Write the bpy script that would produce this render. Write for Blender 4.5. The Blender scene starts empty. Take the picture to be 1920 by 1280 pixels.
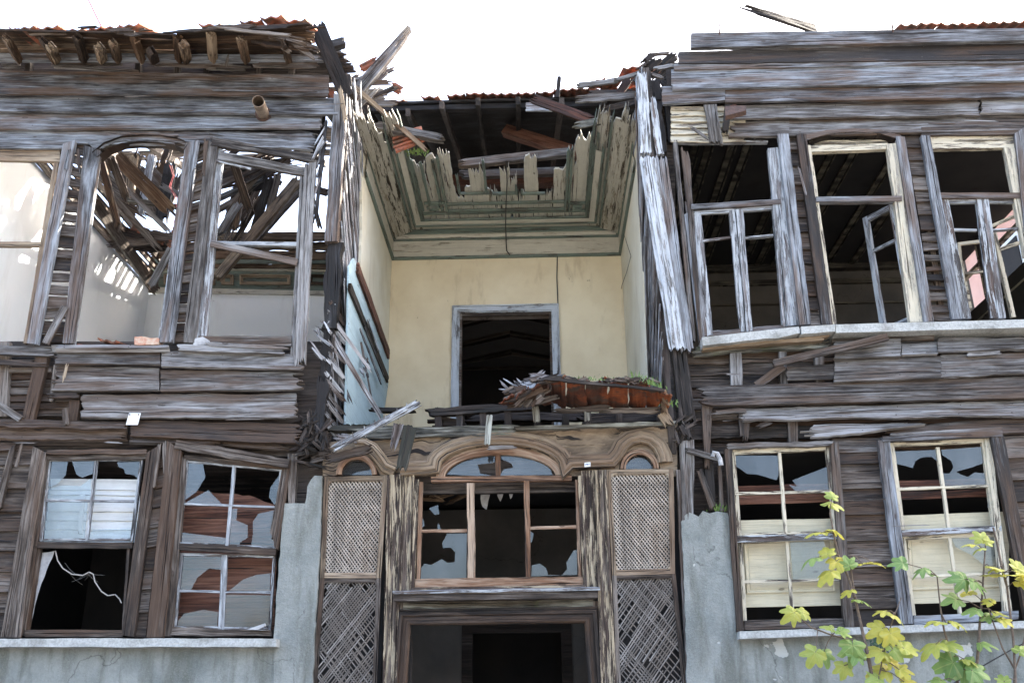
import bpy, math, random
from mathutils import Vector as V, Matrix, noise
R=random.Random(7)
C=bpy.context.scene
# ---------------------------------------------------------------- camera
CAM=V((0,-9.0,1.6)); FPX=1800.0
yaw=math.radians(1.4); pitch=math.radians(21.2); roll=math.radians(0.55)
fw=V((-math.sin(yaw)*math.cos(pitch),math.cos(yaw)*math.cos(pitch),math.sin(pitch)))
rt=fw.cross(V((0,0,1))).normalized(); up=rt.cross(fw)
rt2=rt*math.cos(roll)-up*math.sin(roll); up2=up*math.cos(roll)+rt*math.sin(roll)
cd=bpy.data.cameras.new('camera'); cam=bpy.data.objects.new('camera',cd); C.collection.objects.link(cam)
cd.sensor_width=36; cd.lens=FPX/1920*36; cd.clip_end=600; cd.clip_start=0.05
m=Matrix((rt2,up2,-fw)).transposed().to_4x4(); m.translation=CAM; cam.matrix_world=m
C.camera=cam
# ---------------------------------------------------------------- light
SUN_EL=math.radians(40); SUN_AZ=math.radians(60)
w=bpy.data.worlds.new('World'); C.world=w; w.use_nodes=True
nt=w.node_tree; bg=nt.nodes['Background']
sky=nt.nodes.new('ShaderNodeTexSky'); sky.sky_type='NISHITA'; sky.sun_disc=False
sky.sun_elevation=SUN_EL; sky.sun_rotation=SUN_AZ; sky.dust_density=6.5; sky.air_density=1.0; sky.ozone_density=1.0
nt.links.new(sky.outputs[0],bg.inputs[0]); bg.inputs[1].default_value=0.15
sd=V((math.sin(SUN_AZ)*math.cos(SUN_EL),math.cos(SUN_AZ)*math.cos(SUN_EL),math.sin(SUN_EL)))
sl=bpy.data.lights.new('sun','SUN'); sl.energy=4.0; sl.angle=math.radians(.5); sl.color=(1,.93,.82)
so=bpy.data.objects.new('sun',sl); C.collection.objects.link(so); so.rotation_euler=sd.to_track_quat('Z','Y').to_euler()
so.location=(10,20,30)
C.view_settings.view_transform='Standard'; C.view_settings.look='None'; C.view_settings.gamma=1; C.view_settings.exposure=2.95
# ---------------------------------------------------------------- pixel -> point on a plane
def ray(px,py): return (fw*FPX+rt2*(px-960)+up2*(640-py))
def P(px,py,Y=0.0):
    d=ray(px,py); return CAM+d*((Y-CAM.y)/d.y)
def PX(px,py,X):
    d=ray(px,py); return CAM+d*((X-CAM.x)/d.x)
def PZ(px,py,Z):
    d=ray(px,py); return CAM+d*((Z-CAM.z)/d.z)
def mpp(px,py,Y=0.0): return (P(px+1,py,Y)-P(px,py,Y)).length
# ---------------------------------------------------------------- mesh builder
def nz(x,y=0.,z=0.): return noise.noise(V((x,y,z)))
class MB:
    def __init__(s): s.v=[]; s.f=[]; s.wc=[]; s.cs=[]; s.off=R.random()*900
    def add(s,vs,fs,wc):
        s.cs.append((len(s.v),len(s.f))); b=len(s.v); s.v+= [tuple(q) for q in vs]; s.wc+=wc; s.f+=[tuple(i+b for i in f) for f in fs]
def sheet(mb,A,B,Cc,D,th=.025,rag=(0.,0.),wob=.003,rel=.002,sag=0.,crack=0,n=None,m=None,nd=None,bite=0.,twist=0.,cup=0.):
    """board from A (start top) B (end top) C (end bottom) D (start bottom): thickness, wobbling edges, ragged ends, split cracks"""
    A,B,Cc,D=map(V,(A,B,Cc,D))
    L=((A+D)/2-(B+Cc)/2).length; W=((A-D).length+(B-Cc).length)/2
    ax=((B+Cc)-(A+D)).normalized(); ac=((D+Cc)-(A+B)).normalized()
    N=ax.cross(ac).normalized()
    if nd is None: nd=V((0,1,0))
    if N.dot(V(nd))<0: N=-N
    if n is None: n=max(2,min(70,int(L/.07)))
    if m is None: m=2 if W<.05 else (4 if W<.12 else 6)
    if rag[0]+rag[1]>0: m=max(m,4 if W<.06 else 8)
    sd_=R.random()*500
    ts=[j/m for j in range(m+1)]
    cr=[]
    for k in range(crack):
        tc=R.uniform(.18,.82); s0=R.uniform(-.2,.7); s1=s0+R.uniform(.25,.6)
        cr.append((tc,s0,s1,R.uniform(.004,.011)/max(W,.02)))
    cols=[(t,None,0) for t in ts if all(abs(t-c[0])>.03 for c in cr)]
    for c in cr: cols+=[(c[0],c,-1),(c[0],c,1)]
    cols.sort(key=lambda q:(q[0],q[2])); nc=len(cols)
    r0=[]; r1=[]
    for j in range(nc):
        a=R.random(); b=R.random()
        r0.append(rag[0]*(a*a if j%2 else a**.6)/max(L,.01)); r1.append(rag[1]*(b*b if j%2 else b**.6)/max(L,.01))
    vs=[];wc=[]; rnd=sd_
    for i in range(n+1):
        for j,(t,c,sg) in enumerate(cols):
            u=i/n; s=r0[j]*(1-u)+ (1-r1[j])*u
            tt=t
            if c:
                sp=(s-c[1])/(c[2]-c[1])
                if 0<sp<1: tt=t+sg*c[3]*.5*math.sin(sp*math.pi)*(1+.5*nz(s*L*9,sd_))
            p=A.lerp(B,s).lerp(D.lerp(Cc,s),tt)
            x=s*L
            if t<.001 or t>.999:
                e=wob*(nz(x*3.1,sd_,t*9)*.9+nz(x*13,sd_,t*9)*.5+nz(x*37,sd_,t*9)*.25)*2
                if bite: 
                    q=nz(x*2.3,sd_+40,t*7); q2=nz(x*11,sd_+40,t*7)
                    e2=max(0,q-.05+.35*q2)*bite*2.2
                    e+= e2 if t<.5 else -e2
                p=p+ac*e
            p=p+ac*sag*4*s*(1-s)
            p=p-N*(rel*nz(x*4,tt*W*30,sd_)*2 + cup*(4*tt*(1-tt))+twist*(s-.5)*(tt-.5)*2)
            vs.append(p); wc.append((x,tt*W,rnd))
    nv=len(vs)
    vs2=vs+[p+N*th for p in vs]; wc2=wc+[(a,b+th,c) for a,b,c in wc]
    fs=[]; pres={}
    for i in range(n):
        for j in range(nc-1):
            ok=True
            c=cols[j][1]
            if c and cols[j][2]==-1 and cols[j+1][1] is c:
                ok=False
            pres[i,j]=ok
    def I(i,j): return i*nc+j
    for (i,j),ok in pres.items():
        if not ok: continue
        a,b,c_,d=I(i,j),I(i+1,j),I(i+1,j+1),I(i,j+1)
        fs.append((a,b,c_,d)); fs.append((d+nv,c_+nv,b+nv,a+nv))
        for (e0,e1,nb) in ((a,b,(i,j-1)),(b,c_,(i+1,j)),(c_,d,(i,j+1)),(d,a,(i-1,j))):
            if not pres.get(nb,False): fs.append((e1,e0,e0+nv,e1+nv))
    mb.add(vs2,fs,wc2)
def qb(mb,q,Y=0.,lap=.0,**k):
    """board from 4 pixels TL,TR,BR,BL on the plane Y; the lower edge stands proud by lap"""
    y0,y1=Y+lap/2,Y-lap/2
    sheet(mb,P(*q[0],y0),P(*q[1],y0),P(*q[2],y1),P(*q[3],y1),**k)
def hb(mb,x0,t0,b0,x1,t1,b1,Y=0.,lap=.02,**k):
    if lap>=.05:
        b0-=1.6; b1-=1.6; k['th']=max(k.get('th',.025),.03)
        xx=x0+R.uniform(10,30)
        while xx<x1-12:
            t=(xx-x0)/(x1-x0)
            for f in (.2,.8):
                p=P(xx+R.uniform(-4,4),(t0+(b0-t0)*f)*(1-t)+(t1+(b1-t1)*f)*t,Y-lap*(f-.5)); r=R.uniform(.004,.007)
                mb.add([p+V((r*math.cos(a_),-.004,r*math.sin(a_))) for a_ in (0,1.05,2.1,3.14,4.2,5.2)]+[p+V((0,.01,0))],[(0,1,2,3,4,5)]+[(i,6,(i+1)%6) for i in range(6)],[(0,0,-50.)]*7)
            xx+=R.uniform(75,120)
    qb(mb,((x0,t0),(x1,t1),(x1,b1),(x0,b0)),Y,lap,**k)
def bar(mb,a,b,wpx,Y=0.,th=.03,Y2=None,w2=None,**k):
    """member between two pixels (Y2: other depth at the far end)"""
    Y2=Y if Y2 is None else Y2; w2=w2 or wpx
    A=P(*a,Y);B=P(*b,Y2); ax=(B-A).normalized(); ac=ax.cross(V((0,1,0))).normalized()
    wa=ac*mpp(*a,Y)*wpx/2; wb=ac*mpp(*b,Y2)*w2/2
    k.setdefault('wob',.002)
    sheet(mb,A-wa,B-wb,B+wb,A+wa,th=th,**k)
def beam(mb,A,B,w,t,**k):
    A=V(A);B=V(B); ax=(B-A).normalized(); ac=ax.cross(V((0,1,0)))
    if ac.length<.15: ac=ax.cross(V((1,0,0)))
    ac.normalize(); k.setdefault('wob',.003)
    sheet(mb,A-ac*w/2,B-ac*w/2,B+ac*w/2,A+ac*w/2,th=t,**k)
def vplanks(mb,TL,TR,BR,BL,k,Y=0.,lap=.02,gap=.0,wob=.003,jit=.15,**kw):
    """pier of short lapped boards between two leaning edges"""
    TL,TR,BR,BL=map(lambda q:V((q[0],q[1])),(TL,TR,BR,BL))
    fr=[0]; 
    for i in range(k): fr.append(fr[-1]+1+R.uniform(-jit,jit))
    for i in range(k):
        a=fr[i]/fr[-1]+R.uniform(0,gap)/k; b=fr[i+1]/fr[-1]+.02/k-R.uniform(0,gap)/k*.6
        q=(TL.lerp(BL,a),TR.lerp(BR,a),TR.lerp(BR,b),TL.lerp(BL,b))
        qb(mb,[(p.x,p.y) for p in q],Y+R.uniform(-.004,.004),lap,wob=wob,**kw)
def slab(mb,poly,Y=0.,th=.1,jag=.0,step=.05,f=None,nd=(0,1,0),rel=.0):
    """prism of a pixel outline (holes not needed) with broken edges"""
    f=f or (lambda a,b:P(a,b,Y)); nd=V(nd)
    pts=[f(*q) for q in poly]; out=[]; s0=R.random()*99
    for a,b in zip(pts,pts[1:]+pts[:1]):
        L=(b-a).length; k=max(1,int(L/step)) if jag else 1
        t=(b-a).normalized() if L else V((1,0,0)); pn=t.cross(nd).normalized()
        for i in range(k):
            p=a.lerp(b,i/k)
            if jag and i: p=p+pn*jag*(nz(L*i/k*7,s0)+.6*nz(L*i/k*25,s0))*1.6
            out.append(p)
        s0+=7
    n=len(out); vs=out+[p+nd*th for p in out]
    c=mb.off
    wc=[((p-pts[0]).length,p.z,c) for p in vs]
    fs=[tuple(range(n)),tuple(range(2*n-1,n-1,-1))]+[((i+1)%n,i,i+n,(i+1)%n+n) for i in range(n)]
    mb.add(vs,fs,wc)
def mould(mb,path,prof,closed=False,f=None,nrm=(0,-1,0)):
    """sweep a profile [(across m, outward m)] along 3D points lying on a wall"""
    nrm=V(nrm); n=len(path); vs=[];wc=[];fs=[]; Ln=0; sd_=R.random()*500
    for i,p in enumerate(path):
        a=path[i-1] if i or closed else p; b=path[(i+1)%n] if i<n-1 or closed else p
        d1=(p-a).normalized() if (p-a).length>1e-6 else (b-p).normalized()
        d2=(b-p).normalized() if (b-p).length>1e-6 else d1
        s1=d1.cross(nrm);s2=d2.cross(nrm); s=(s1+s2).normalized(); s=s/max(.5,s.dot(s1))
        if i: Ln+=(p-path[i-1]).length
        for (o,h) in prof:
            vs.append(p+s*(o+.0015*nz(Ln*12,o*40,sd_))+nrm*(h+.002*nz(Ln*7,o*30,sd_+5))); wc.append((Ln,o,sd_))
    k=len(prof)
    for i in range(n-1 if not closed else n):
        for j in range(k-1):
            a=i*k+j;b=((i+1)%n)*k+j; fs.append((a,b,b+1,a+1))
    if not closed:
        fs.append(tuple(range(k))); fs.append(tuple(range(n*k-1,(n-1)*k-1,-1)))
    mb.add(vs,fs,wc)
def sub(path,step=.08):
    out=[]
    for a,b in zip(path,path[1:]):
        k=max(1,int((b-a).length/step)); out+=[a.lerp(b,i/k) for i in range(k)]
    return out+[path[-1]]
def tube(mb,pts,r,k=6,r1=None):
    pts=[V(p) for p in pts]; n=len(pts); vs=[];wc=[];fs=[];L=0; s=R.random()*99
    r1=r if r1 is None else r1
    for i,p in enumerate(pts):
        d=(pts[min(i+1,n-1)]-pts[max(i-1,0)]).normalized()
        a=d.cross(V((.31,.2,.93))).normalized(); b=d.cross(a)
        rr=r+(r1-r)*i/(n-1)
        if i: L+=(p-pts[i-1]).length
        for j in range(k):
            t=j*2*math.pi/k; vs.append(p+(a*math.cos(t)+b*math.sin(t))*rr); wc.append((L,j/k*r*6,s))
    for i in range(n-1):
        for j in range(k): fs.append((i*k+j,i*k+(j+1)%k,(i+1)*k+(j+1)%k,(i+1)*k+j))
    fs.append(tuple(range(k))[::-1]); fs.append(tuple(range((n-1)*k,n*k)))
    mb.add(vs,fs,wc)
def box(mb,a,b):
    x0,y0,z0=a;x1,y1,z1=b; c=R.random()*500
    vs=[(x0,y0,z0),(x1,y0,z0),(x1,y1,z0),(x0,y1,z0),(x0,y0,z1),(x1,y0,z1),(x1,y1,z1),(x0,y1,z1)]
    mb.add(vs,[(0,3,2,1),(4,5,6,7),(0,1,5,4),(1,2,6,5),(2,3,7,6),(3,0,4,7)],[(v[0],v[2],c+v[1]) for v in vs])
def splinters(mb,cx,cy,Y,n,ln,wd,sx,sy,ang=None,sp=1.2,sY=.1,th=.012):
    """heap of broken sticks around a pixel"""
    for i in range(n):
        x=cx+R.uniform(-sx,sx); y=cy+R.uniform(-sy,sy); a=(ang if ang is not None else 0)+R.uniform(-sp,sp); l=ln*R.uniform(.4,1.1)
        p=P(x,y,Y+R.uniform(-sY,sY)); d=V((math.cos(a),R.uniform(-.3,.3),math.sin(a)))*l/2
        beam(mb,p-d,p+d,wd*R.uniform(.4,1.2),th,rag=(l*.3,l*.3),n=4,m=4,twist=.01)
# ---------------------------------------------------------------- linking
def link(o,parent=None):
    C.collection.objects.link(o)
    if parent: o.parent=parent
    return o
def org(o):
    v=V((0,0,0))
    while o: v+=o.location; o=o.parent
    return v
SPLIT={'pane','stud','rafter','joist','wall_backing','room_wall','rail','cornice','cornice_block','spandrel','ceiling_batten','torn_cloth','ceiling_board','inner_board','attic_wall','sill','floor_deck','rosette','corner_strip','corner_post','corner_board','batten','floor_edge','post','brace','cornice_panel'}
def obj(name,mb,mat,parent=None,label=None,smooth=False,base=False):
    if name in SPLIT and len(mb.cs)>1 and parent:
        cs=mb.cs+[(len(mb.v),len(mb.f))]; o=None
        for (v0,f0),(v1,f1) in zip(cs,cs[1:]):
            q=MB(); q.v=mb.v[v0:v1]; q.wc=mb.wc[v0:v1]; q.f=[tuple(i-v0 for i in f) for f in mb.f[f0:f1]]; o=obj1(name,q,mat,parent,label,smooth)
        return o
    return obj1(name,mb,mat,parent,label,smooth,base)
def obj1(name,mb,mat,parent=None,label=None,smooth=False,base=False):
    me=bpy.data.meshes.new(name); o0=org(parent) if parent else V((0,0,0)); loc=V((0,0,0))
    if base:
        zs=[v[2] for v in mb.v]; loc=V((sum(v[0] for v in mb.v)/len(zs),sum(v[1] for v in mb.v)/len(zs),min(zs))); o0=loc
    me.from_pydata([(v[0]-o0.x,v[1]-o0.y,v[2]-o0.z) for v in mb.v],[],mb.f)
    at=me.attributes.new('wc','FLOAT_VECTOR','POINT'); at.data.foreach_set('vector',[c for q in mb.wc for c in q])
    me.materials.append(mat)
    if smooth: me.polygons.foreach_set('use_smooth',[True]*len(me.polygons))
    me.update()
    o=link(bpy.data.objects.new(name,me),parent); o.location=loc
    if label: o['label']=label
    return o
def tag(o,label,cat,group=None,kind=None):
    if label: o['label']=label
    if cat: o['category']=cat
    if group: o['group']=group
    if kind: o['kind']=kind
    return o
def single(name,mb,mat,label,cat,group=None): return tag(obj(name,mb,mat,base=True),label,cat,group)
def thing(name,loc,label,cat,group=None):
    o=link(bpy.data.objects.new(name,None)); o.location=loc; return tag(o,label,cat,group)
# ---------------------------------------------------------------- materials
class NT:
    def __init__(s,name):
        s.m=bpy.data.materials.new(name); s.m.use_nodes=True; s.t=s.m.node_tree; s.p=s.t.nodes['Principled BSDF']; s.out=s.t.nodes['Material Output']
    def n(s,ty,**k):
        o=s.t.nodes.new(ty)
        for a,b in k.items(): setattr(o,a,b)
        return o
    def l(s,a,b): s.t.links.new(a,b)
    def wc(s): return s.n('ShaderNodeAttribute',attribute_name='wc').outputs['Vector']
    def oc(s): return s.n('ShaderNodeTexCoord').outputs['Object']
    def sc(s,v,x,y,z):
        o=s.n('ShaderNodeVectorMath',operation='MULTIPLY'); s.l(v,o.inputs[0]); o.inputs[1].default_value=(x,y,z); return o.outputs[0]
    def noise(s,v,scale=1,detail=6,rough=.6,dist=0):
        o=s.n('ShaderNodeTexNoise'); s.l(v,o.inputs['Vector']); o.inputs['Scale'].default_value=scale; o.inputs['Detail'].default_value=detail; o.inputs['Roughness'].default_value=rough; o.inputs['Distortion'].default_value=dist
        return o.outputs['Fac']
    def ramp(s,f,st):
        o=s.n('ShaderNodeValToRGB'); s.l(f,o.inputs[0]); e=o.color_ramp.elements
        while len(e)<len(st): e.new(.5)
        for q,(p,c) in zip(e,st): q.position=p; q.color=(*c,1) if not isinstance(c,(int,float)) else (c,c,c,1)
        return o.outputs[0]
    def mix(s,f,a,b,mode='MIX'):
        o=s.n('ShaderNodeMix',data_type='RGBA',blend_type=mode)
        for v,i in ((f,0),(a,6),(b,7)):
            if hasattr(v,'is_output'): s.l(v,o.inputs[i])
            elif i==0: o.inputs[0].default_value=v
            else: o.inputs[i].default_value=(*v,1)
        return o.outputs[2]
    def math(s,op,a,b=0.,c=None,clamp=False):
        o=s.n('ShaderNodeMath',operation=op,use_clamp=clamp)
        for i,v in enumerate((a,b,c)):
            if v is None: continue
            if hasattr(v,'is_output'): s.l(v,o.inputs[i])
            else: o.inputs[i].default_value=v
        return o.outputs[0]
    def done(s,col,bump=None,dist=.004,st=.6,rough=.8,spec=.3):
        s.l(col,s.p.inputs['Base Color'])
        if hasattr(rough,'is_output'): s.l(rough,s.p.inputs['Roughness'])
        else: s.p.inputs['Roughness'].default_value=rough
        s.p.inputs['Specular IOR Level'].default_value=spec
        if bump is not None:
            b=s.n('ShaderNodeBump'); b.inputs['Strength'].default_value=st; b.inputs['Distance'].default_value=dist
            s.l(bump,b.inputs['Height']); s.l(b.outputs[0],s.p.inputs['Normal'])
        return s.m
def wood(name,dark,mid,pale,stain=(.06,.03,.018),stain_amt=.5,paint=None,pamt=.0,moss=0.,contrast=1.,soot=0.,fine=1.,rings=.16):
    T=NT(name); v=T.wc()
    warp=T.noise(T.sc(v,2.2,5,1),1,3,.5)
    dv=T.n('ShaderNodeVectorMath',operation='ADD'); T.l(v,dv.inputs[0])
    cb=T.n('ShaderNodeCombineXYZ'); T.l(T.math('MULTIPLY',warp,.05),cb.inputs[1]); T.l(cb.outputs[0],dv.inputs[1]); v2=dv.outputs[0]
    g1=T.noise(T.sc(v2,2.4,44,1),1,8,.7)
    g2=T.noise(T.sc(v2,5,210,1),1,4,.65)
    ckn=T.noise(T.sc(v2,.75,62,1.3),1,3,.5)
    big=T.noise(T.sc(v,2.2,5.5,1),1,5,.6)
    brd=T.noise(T.sc(v,0,0,7.3),1,0,.5)
    kn=T.n('ShaderNodeTexVoronoi',feature='F1'); T.l(T.sc(v2,2.3,5.5,1),kn.inputs['Vector']); kn.inputs['Scale'].default_value=1
    knot=T.ramp(kn.outputs['Distance'],[(.0,1.),(.035,.45),(.06,1.),(.095,0.)])
    g=T.math('ADD',T.math('MULTIPLY',g1,.27),T.math('MULTIPLY',g2,.18*fine))
    g=T.math('ADD',g,T.math('MULTIPLY',big,.38)); g=T.math('ADD',g,.18*(1-fine)*.5+.085)
    rn=T.noise(T.sc(v2,.45,7.,1.9),1,2,.45)
    ring=T.math('ABSOLUTE',T.math('SUBTRACT',T.math('FRACT',T.math('MULTIPLY',rn,11.)),.5))
    g=T.math('ADD',g,T.math('MULTIPLY',T.math('SUBTRACT',ring,.25),rings))
    hair=T.ramp(T.math('ABSOLUTE',T.math('SUBTRACT',ckn,.5)),[(.0,0.),(.006,.15),(.016,1.)])
    hmask=T.ramp(T.noise(T.sc(v,1.1,9,2.9),1,3,.5),[(.46,0.),(.56,1.)])
    hair=T.math('MAXIMUM',hair,T.math('SUBTRACT',1.,hmask))
    g=T.math('ADD',g,T.math('MULTIPLY',T.math('SUBTRACT',brd,.5),.60))
    a=.5-.085/contrast
    col=T.ramp(g,[(a,dark),((a+.5)/2,tuple((x+y)/2 for x,y in zip(dark,mid))),(.5,mid),(.5+.105/contrast,pale)])
    st=T.ramp(T.math('ADD',T.noise(T.sc(v2,.8,7,1.7),1,5,.6),T.math('MULTIPLY',T.math('SUBTRACT',T.noise(T.sc(v,0,0,3.1),1,0,.5),.5),.55)),[(.47,0.),(.63,1.)])
    col=T.mix(T.math('MULTIPLY',st,stain_amt),col,T.mix(g,stain,tuple(min(1,q*f_) for q,f_ in zip(stain,(2.3,2.5,2.8)))))
    if paint:
        pm=T.noise(T.sc(v,2.4,22,2.1),1,9,.72)
        pm=T.math('ADD',pm,T.math('MULTIPLY',T.math('SUBTRACT',g2,.5),.35))
        pm=T.ramp(pm,[(.62-pamt*.36,0.),(.65-pamt*.36,1.)])
        pc=T.mix(T.noise(T.oc(),9,4,.6),tuple(q*.72 for q in paint),paint)
        col=T.mix(pm,col,pc)
        h=T.math('ADD',g,T.math('MULTIPLY',pm,.25))
    else: h=g
    col=T.mix(T.math('MULTIPLY',knot,.75),col,(.035,.02,.013))
    if moss:
        mm=T.ramp(T.noise(T.oc(),2.7,6,.65),[(.62-moss*.2,0.),(.74-moss*.2,1.)]); col=T.mix(T.math('MULTIPLY',mm,.7),col,T.mix(g,(.03,.045,.012),(.12,.16,.05)))
    if soot:
        sm=T.ramp(T.noise(T.oc(),3.1,5,.6),[(.6-soot*.35,0.),(.7-soot*.3,1.)]); col=T.mix(sm,col,(.012,.010,.010))
    ck=T.ramp(ckn,[(.345,0.),(.37,1.)]); ck2=T.ramp(T.noise(T.sc(v2,1.6,130,2.3),1,3,.5),[(.33,0.),(.36,1.)]); ck=T.math('MULTIPLY',T.math('MULTIPLY',ck,hair),T.math('MULTIPLY_ADD',ck2,.7,.3))
    if paint: ck=T.math('MAXIMUM',ck,T.math('MULTIPLY',pm,.85))
    col=T.mix(T.math('SUBTRACT',1.,ck),col,(.012,.009,.008))
    h=T.math('ADD',h,T.math('MULTIPLY',ck,.5))
    return T.done(col,h,.008,.9,T.math('ADD',.55,T.math('MULTIPLY',g,.4)),.35)
M={}
M['grey']=wood('weathered_grey_wood',(.020,.015,.012),(.102,.093,.086),(.27,.268,.27),(.052,.031,.019),.8,contrast=.85)
M['blue']=wood('silvered_blue_wood',(.020,.017,.016),(.128,.132,.142),(.30,.33,.37),(.060,.033,.018),.75,contrast=.85)
M['brown']=wood('weathered_brown_wood',(.013,.009,.007),(.060,.045,.035),(.20,.175,.155),(.045,.024,.013),.7,contrast=.85)
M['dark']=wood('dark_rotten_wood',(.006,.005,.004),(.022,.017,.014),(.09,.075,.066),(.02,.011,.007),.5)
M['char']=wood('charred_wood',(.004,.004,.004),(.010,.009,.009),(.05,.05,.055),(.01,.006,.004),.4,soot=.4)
M['raw']=wood('inner_raw_wood',(.03,.018,.011),(.13,.085,.052),(.38,.29,.20),(.07,.033,.015),.6)
M['white']=wood('peeling_white_wood',(.03,.026,.024),(.13,.13,.135),(.29,.31,.335),(.07,.038,.024),.5,paint=(.44,.47,.50),pamt=.34)
M['white2']=wood('thick_white_paint_wood',(.03,.026,.025),(.2,.195,.19),(.42,.44,.47),(.07,.03,.018),.4,paint=(.52,.56,.61),pamt=.48,rings=.04)
M['cream']=wood('peeling_cream_wood',(.04,.033,.028),(.16,.14,.115),(.36,.33,.28),(.06,.033,.02),.4,paint=(.64,.58,.45),pamt=.50)
M['creamp']=wood('cream_painted_panel',(.2,.15,.09),(.4,.33,.2),(.6,.5,.32),(.12,.07,.03),.15,paint=(.66,.60,.44),pamt=1.)
M['whitep']=wood('white_painted_panel',(.3,.3,.3),(.5,.5,.5),(.7,.7,.7),(.2,.16,.12),.2,paint=(.78,.80,.80),pamt=.95)
M['frame']=wood('orange_brown_frame_wood',(.05,.025,.014),(.20,.115,.07),(.40,.30,.22),(.10,.04,.015),.4)
M['tan']=wood('tan_porch_wood',(.05,.033,.021),(.25,.19,.13),(.43,.36,.27),(.085,.05,.03),.7,contrast=.6,rings=.04)
M['tanp']=wood('peeling_tan_paint_wood',(.018,.012,.009),(.062,.043,.033),(.17,.14,.115),(.03,.015,.01),.5,paint=(.45,.37,.26),pamt=.31)
M['lattice']=wood('lattice_wood',(.20,.165,.13),(.50,.45,.39),(.66,.62,.56),(.2,.13,.08),.3,fine=.5,rings=.04)
M['latlow']=wood('grey_lattice_wood',(.12,.11,.10),(.32,.305,.29),(.46,.45,.43),(.12,.085,.06),.35,fine=.5,rings=.04)
M['green']=wood('green_painted_trim',(.04,.042,.035),(.13,.14,.12),(.27,.28,.24),(.05,.03,.015),.3,paint=(.17,.22,.19),pamt=.5)
M['ceil']=wood('pale_ceiling_boards',(.05,.04,.03),(.3,.27,.21),(.5,.47,.39),(.09,.05,.025),.4,paint=(.60,.58,.50),pamt=.66)
M['char2']=wood('soot_brown_beam',(.006,.004,.003),(.02,.014,.011),(.05,.038,.032),(.02,.01,.006),.5)
M['ceilm']=wood('mossy_pale_ceiling_boards',(.04,.035,.025),(.22,.20,.155),(.42,.40,.32),(.09,.05,.025),.5,paint=(.52,.50,.43),pamt=.48,moss=.0)
M['mossy']=wood('mossy_grey_wood',(.02,.02,.014),(.13,.125,.105),(.36,.37,.33),(.05,.03,.015),.5,moss=.35)
M['lath']=wood('split_lath_wood',(.035,.032,.033),(.22,.225,.24),(.50,.54,.60),(.09,.05,.03),.4)
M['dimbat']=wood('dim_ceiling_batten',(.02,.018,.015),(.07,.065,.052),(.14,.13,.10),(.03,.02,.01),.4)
M['red']=wood('red_brown_board',(.02,.009,.006),(.10,.040,.026),(.22,.115,.08),(.06,.02,.01),.5)
M['bluepanel']=wood('pale_blue_painted_board',(.05,.05,.05),(.25,.3,.32),(.5,.56,.6),(.08,.04,.025),.3,paint=(.42,.56,.62),pamt=.85)
def plaster(name,a,b,spots=(.2,.14,.08),amt=.3,bump=.3,sc=1.,crack=True):
    T=NT(name); v=T.oc()
    n1=T.noise(v,1.3*sc,6,.6); n2=T.noise(T.sc(v,3,3,.7),1*sc,5,.6); n3=T.noise(v,60,3,.6)
    col=T.mix(T.ramp(n1,[(.35,0.),(.65,1.)]),a,b)
    col=T.mix(T.math('MULTIPLY',T.ramp(n2,[(.55,0.),(.75,1.)]),amt),col,spots)
    col=T.mix(T.math('MULTIPLY',T.ramp(T.noise(v,7,8,.75),[(.66,0.),(.70,1.)]),amt*1.2),col,tuple(q*.5 for q in spots))
    h=T.math('ADD',T.math('MULTIPLY',n3,.3),n1)
    if crack:
        vo=T.n('ShaderNodeTexVoronoi',feature='DISTANCE_TO_EDGE'); 
        dv=T.n('ShaderNodeVectorMath',operation='ADD'); T.l(v,dv.inputs[0])
        ns=T.n('ShaderNodeTexNoise'); T.l(v,ns.inputs['Vector']); ns.inputs['Scale'].default_value=3; ns.inputs['Detail'].default_value=5
        T.l(ns.outputs['Color'],dv.inputs[1]); T.l(dv.outputs[0],vo.inputs['Vector']); vo.inputs['Scale'].default_value=.55
        ck=T.ramp(vo.outputs['Distance'],[(.0,1.),(.004,0.)]); col=T.mix(T.math('MULTIPLY',ck,.6),col,tuple(q*.3 for q in spots))
    return T.done(col,h,.01,bump,.9,.2)
M['stucco']=plaster('grey_stucco',(.20,.23,.235),(.31,.34,.345),(.12,.125,.11),.6,.9)
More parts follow.
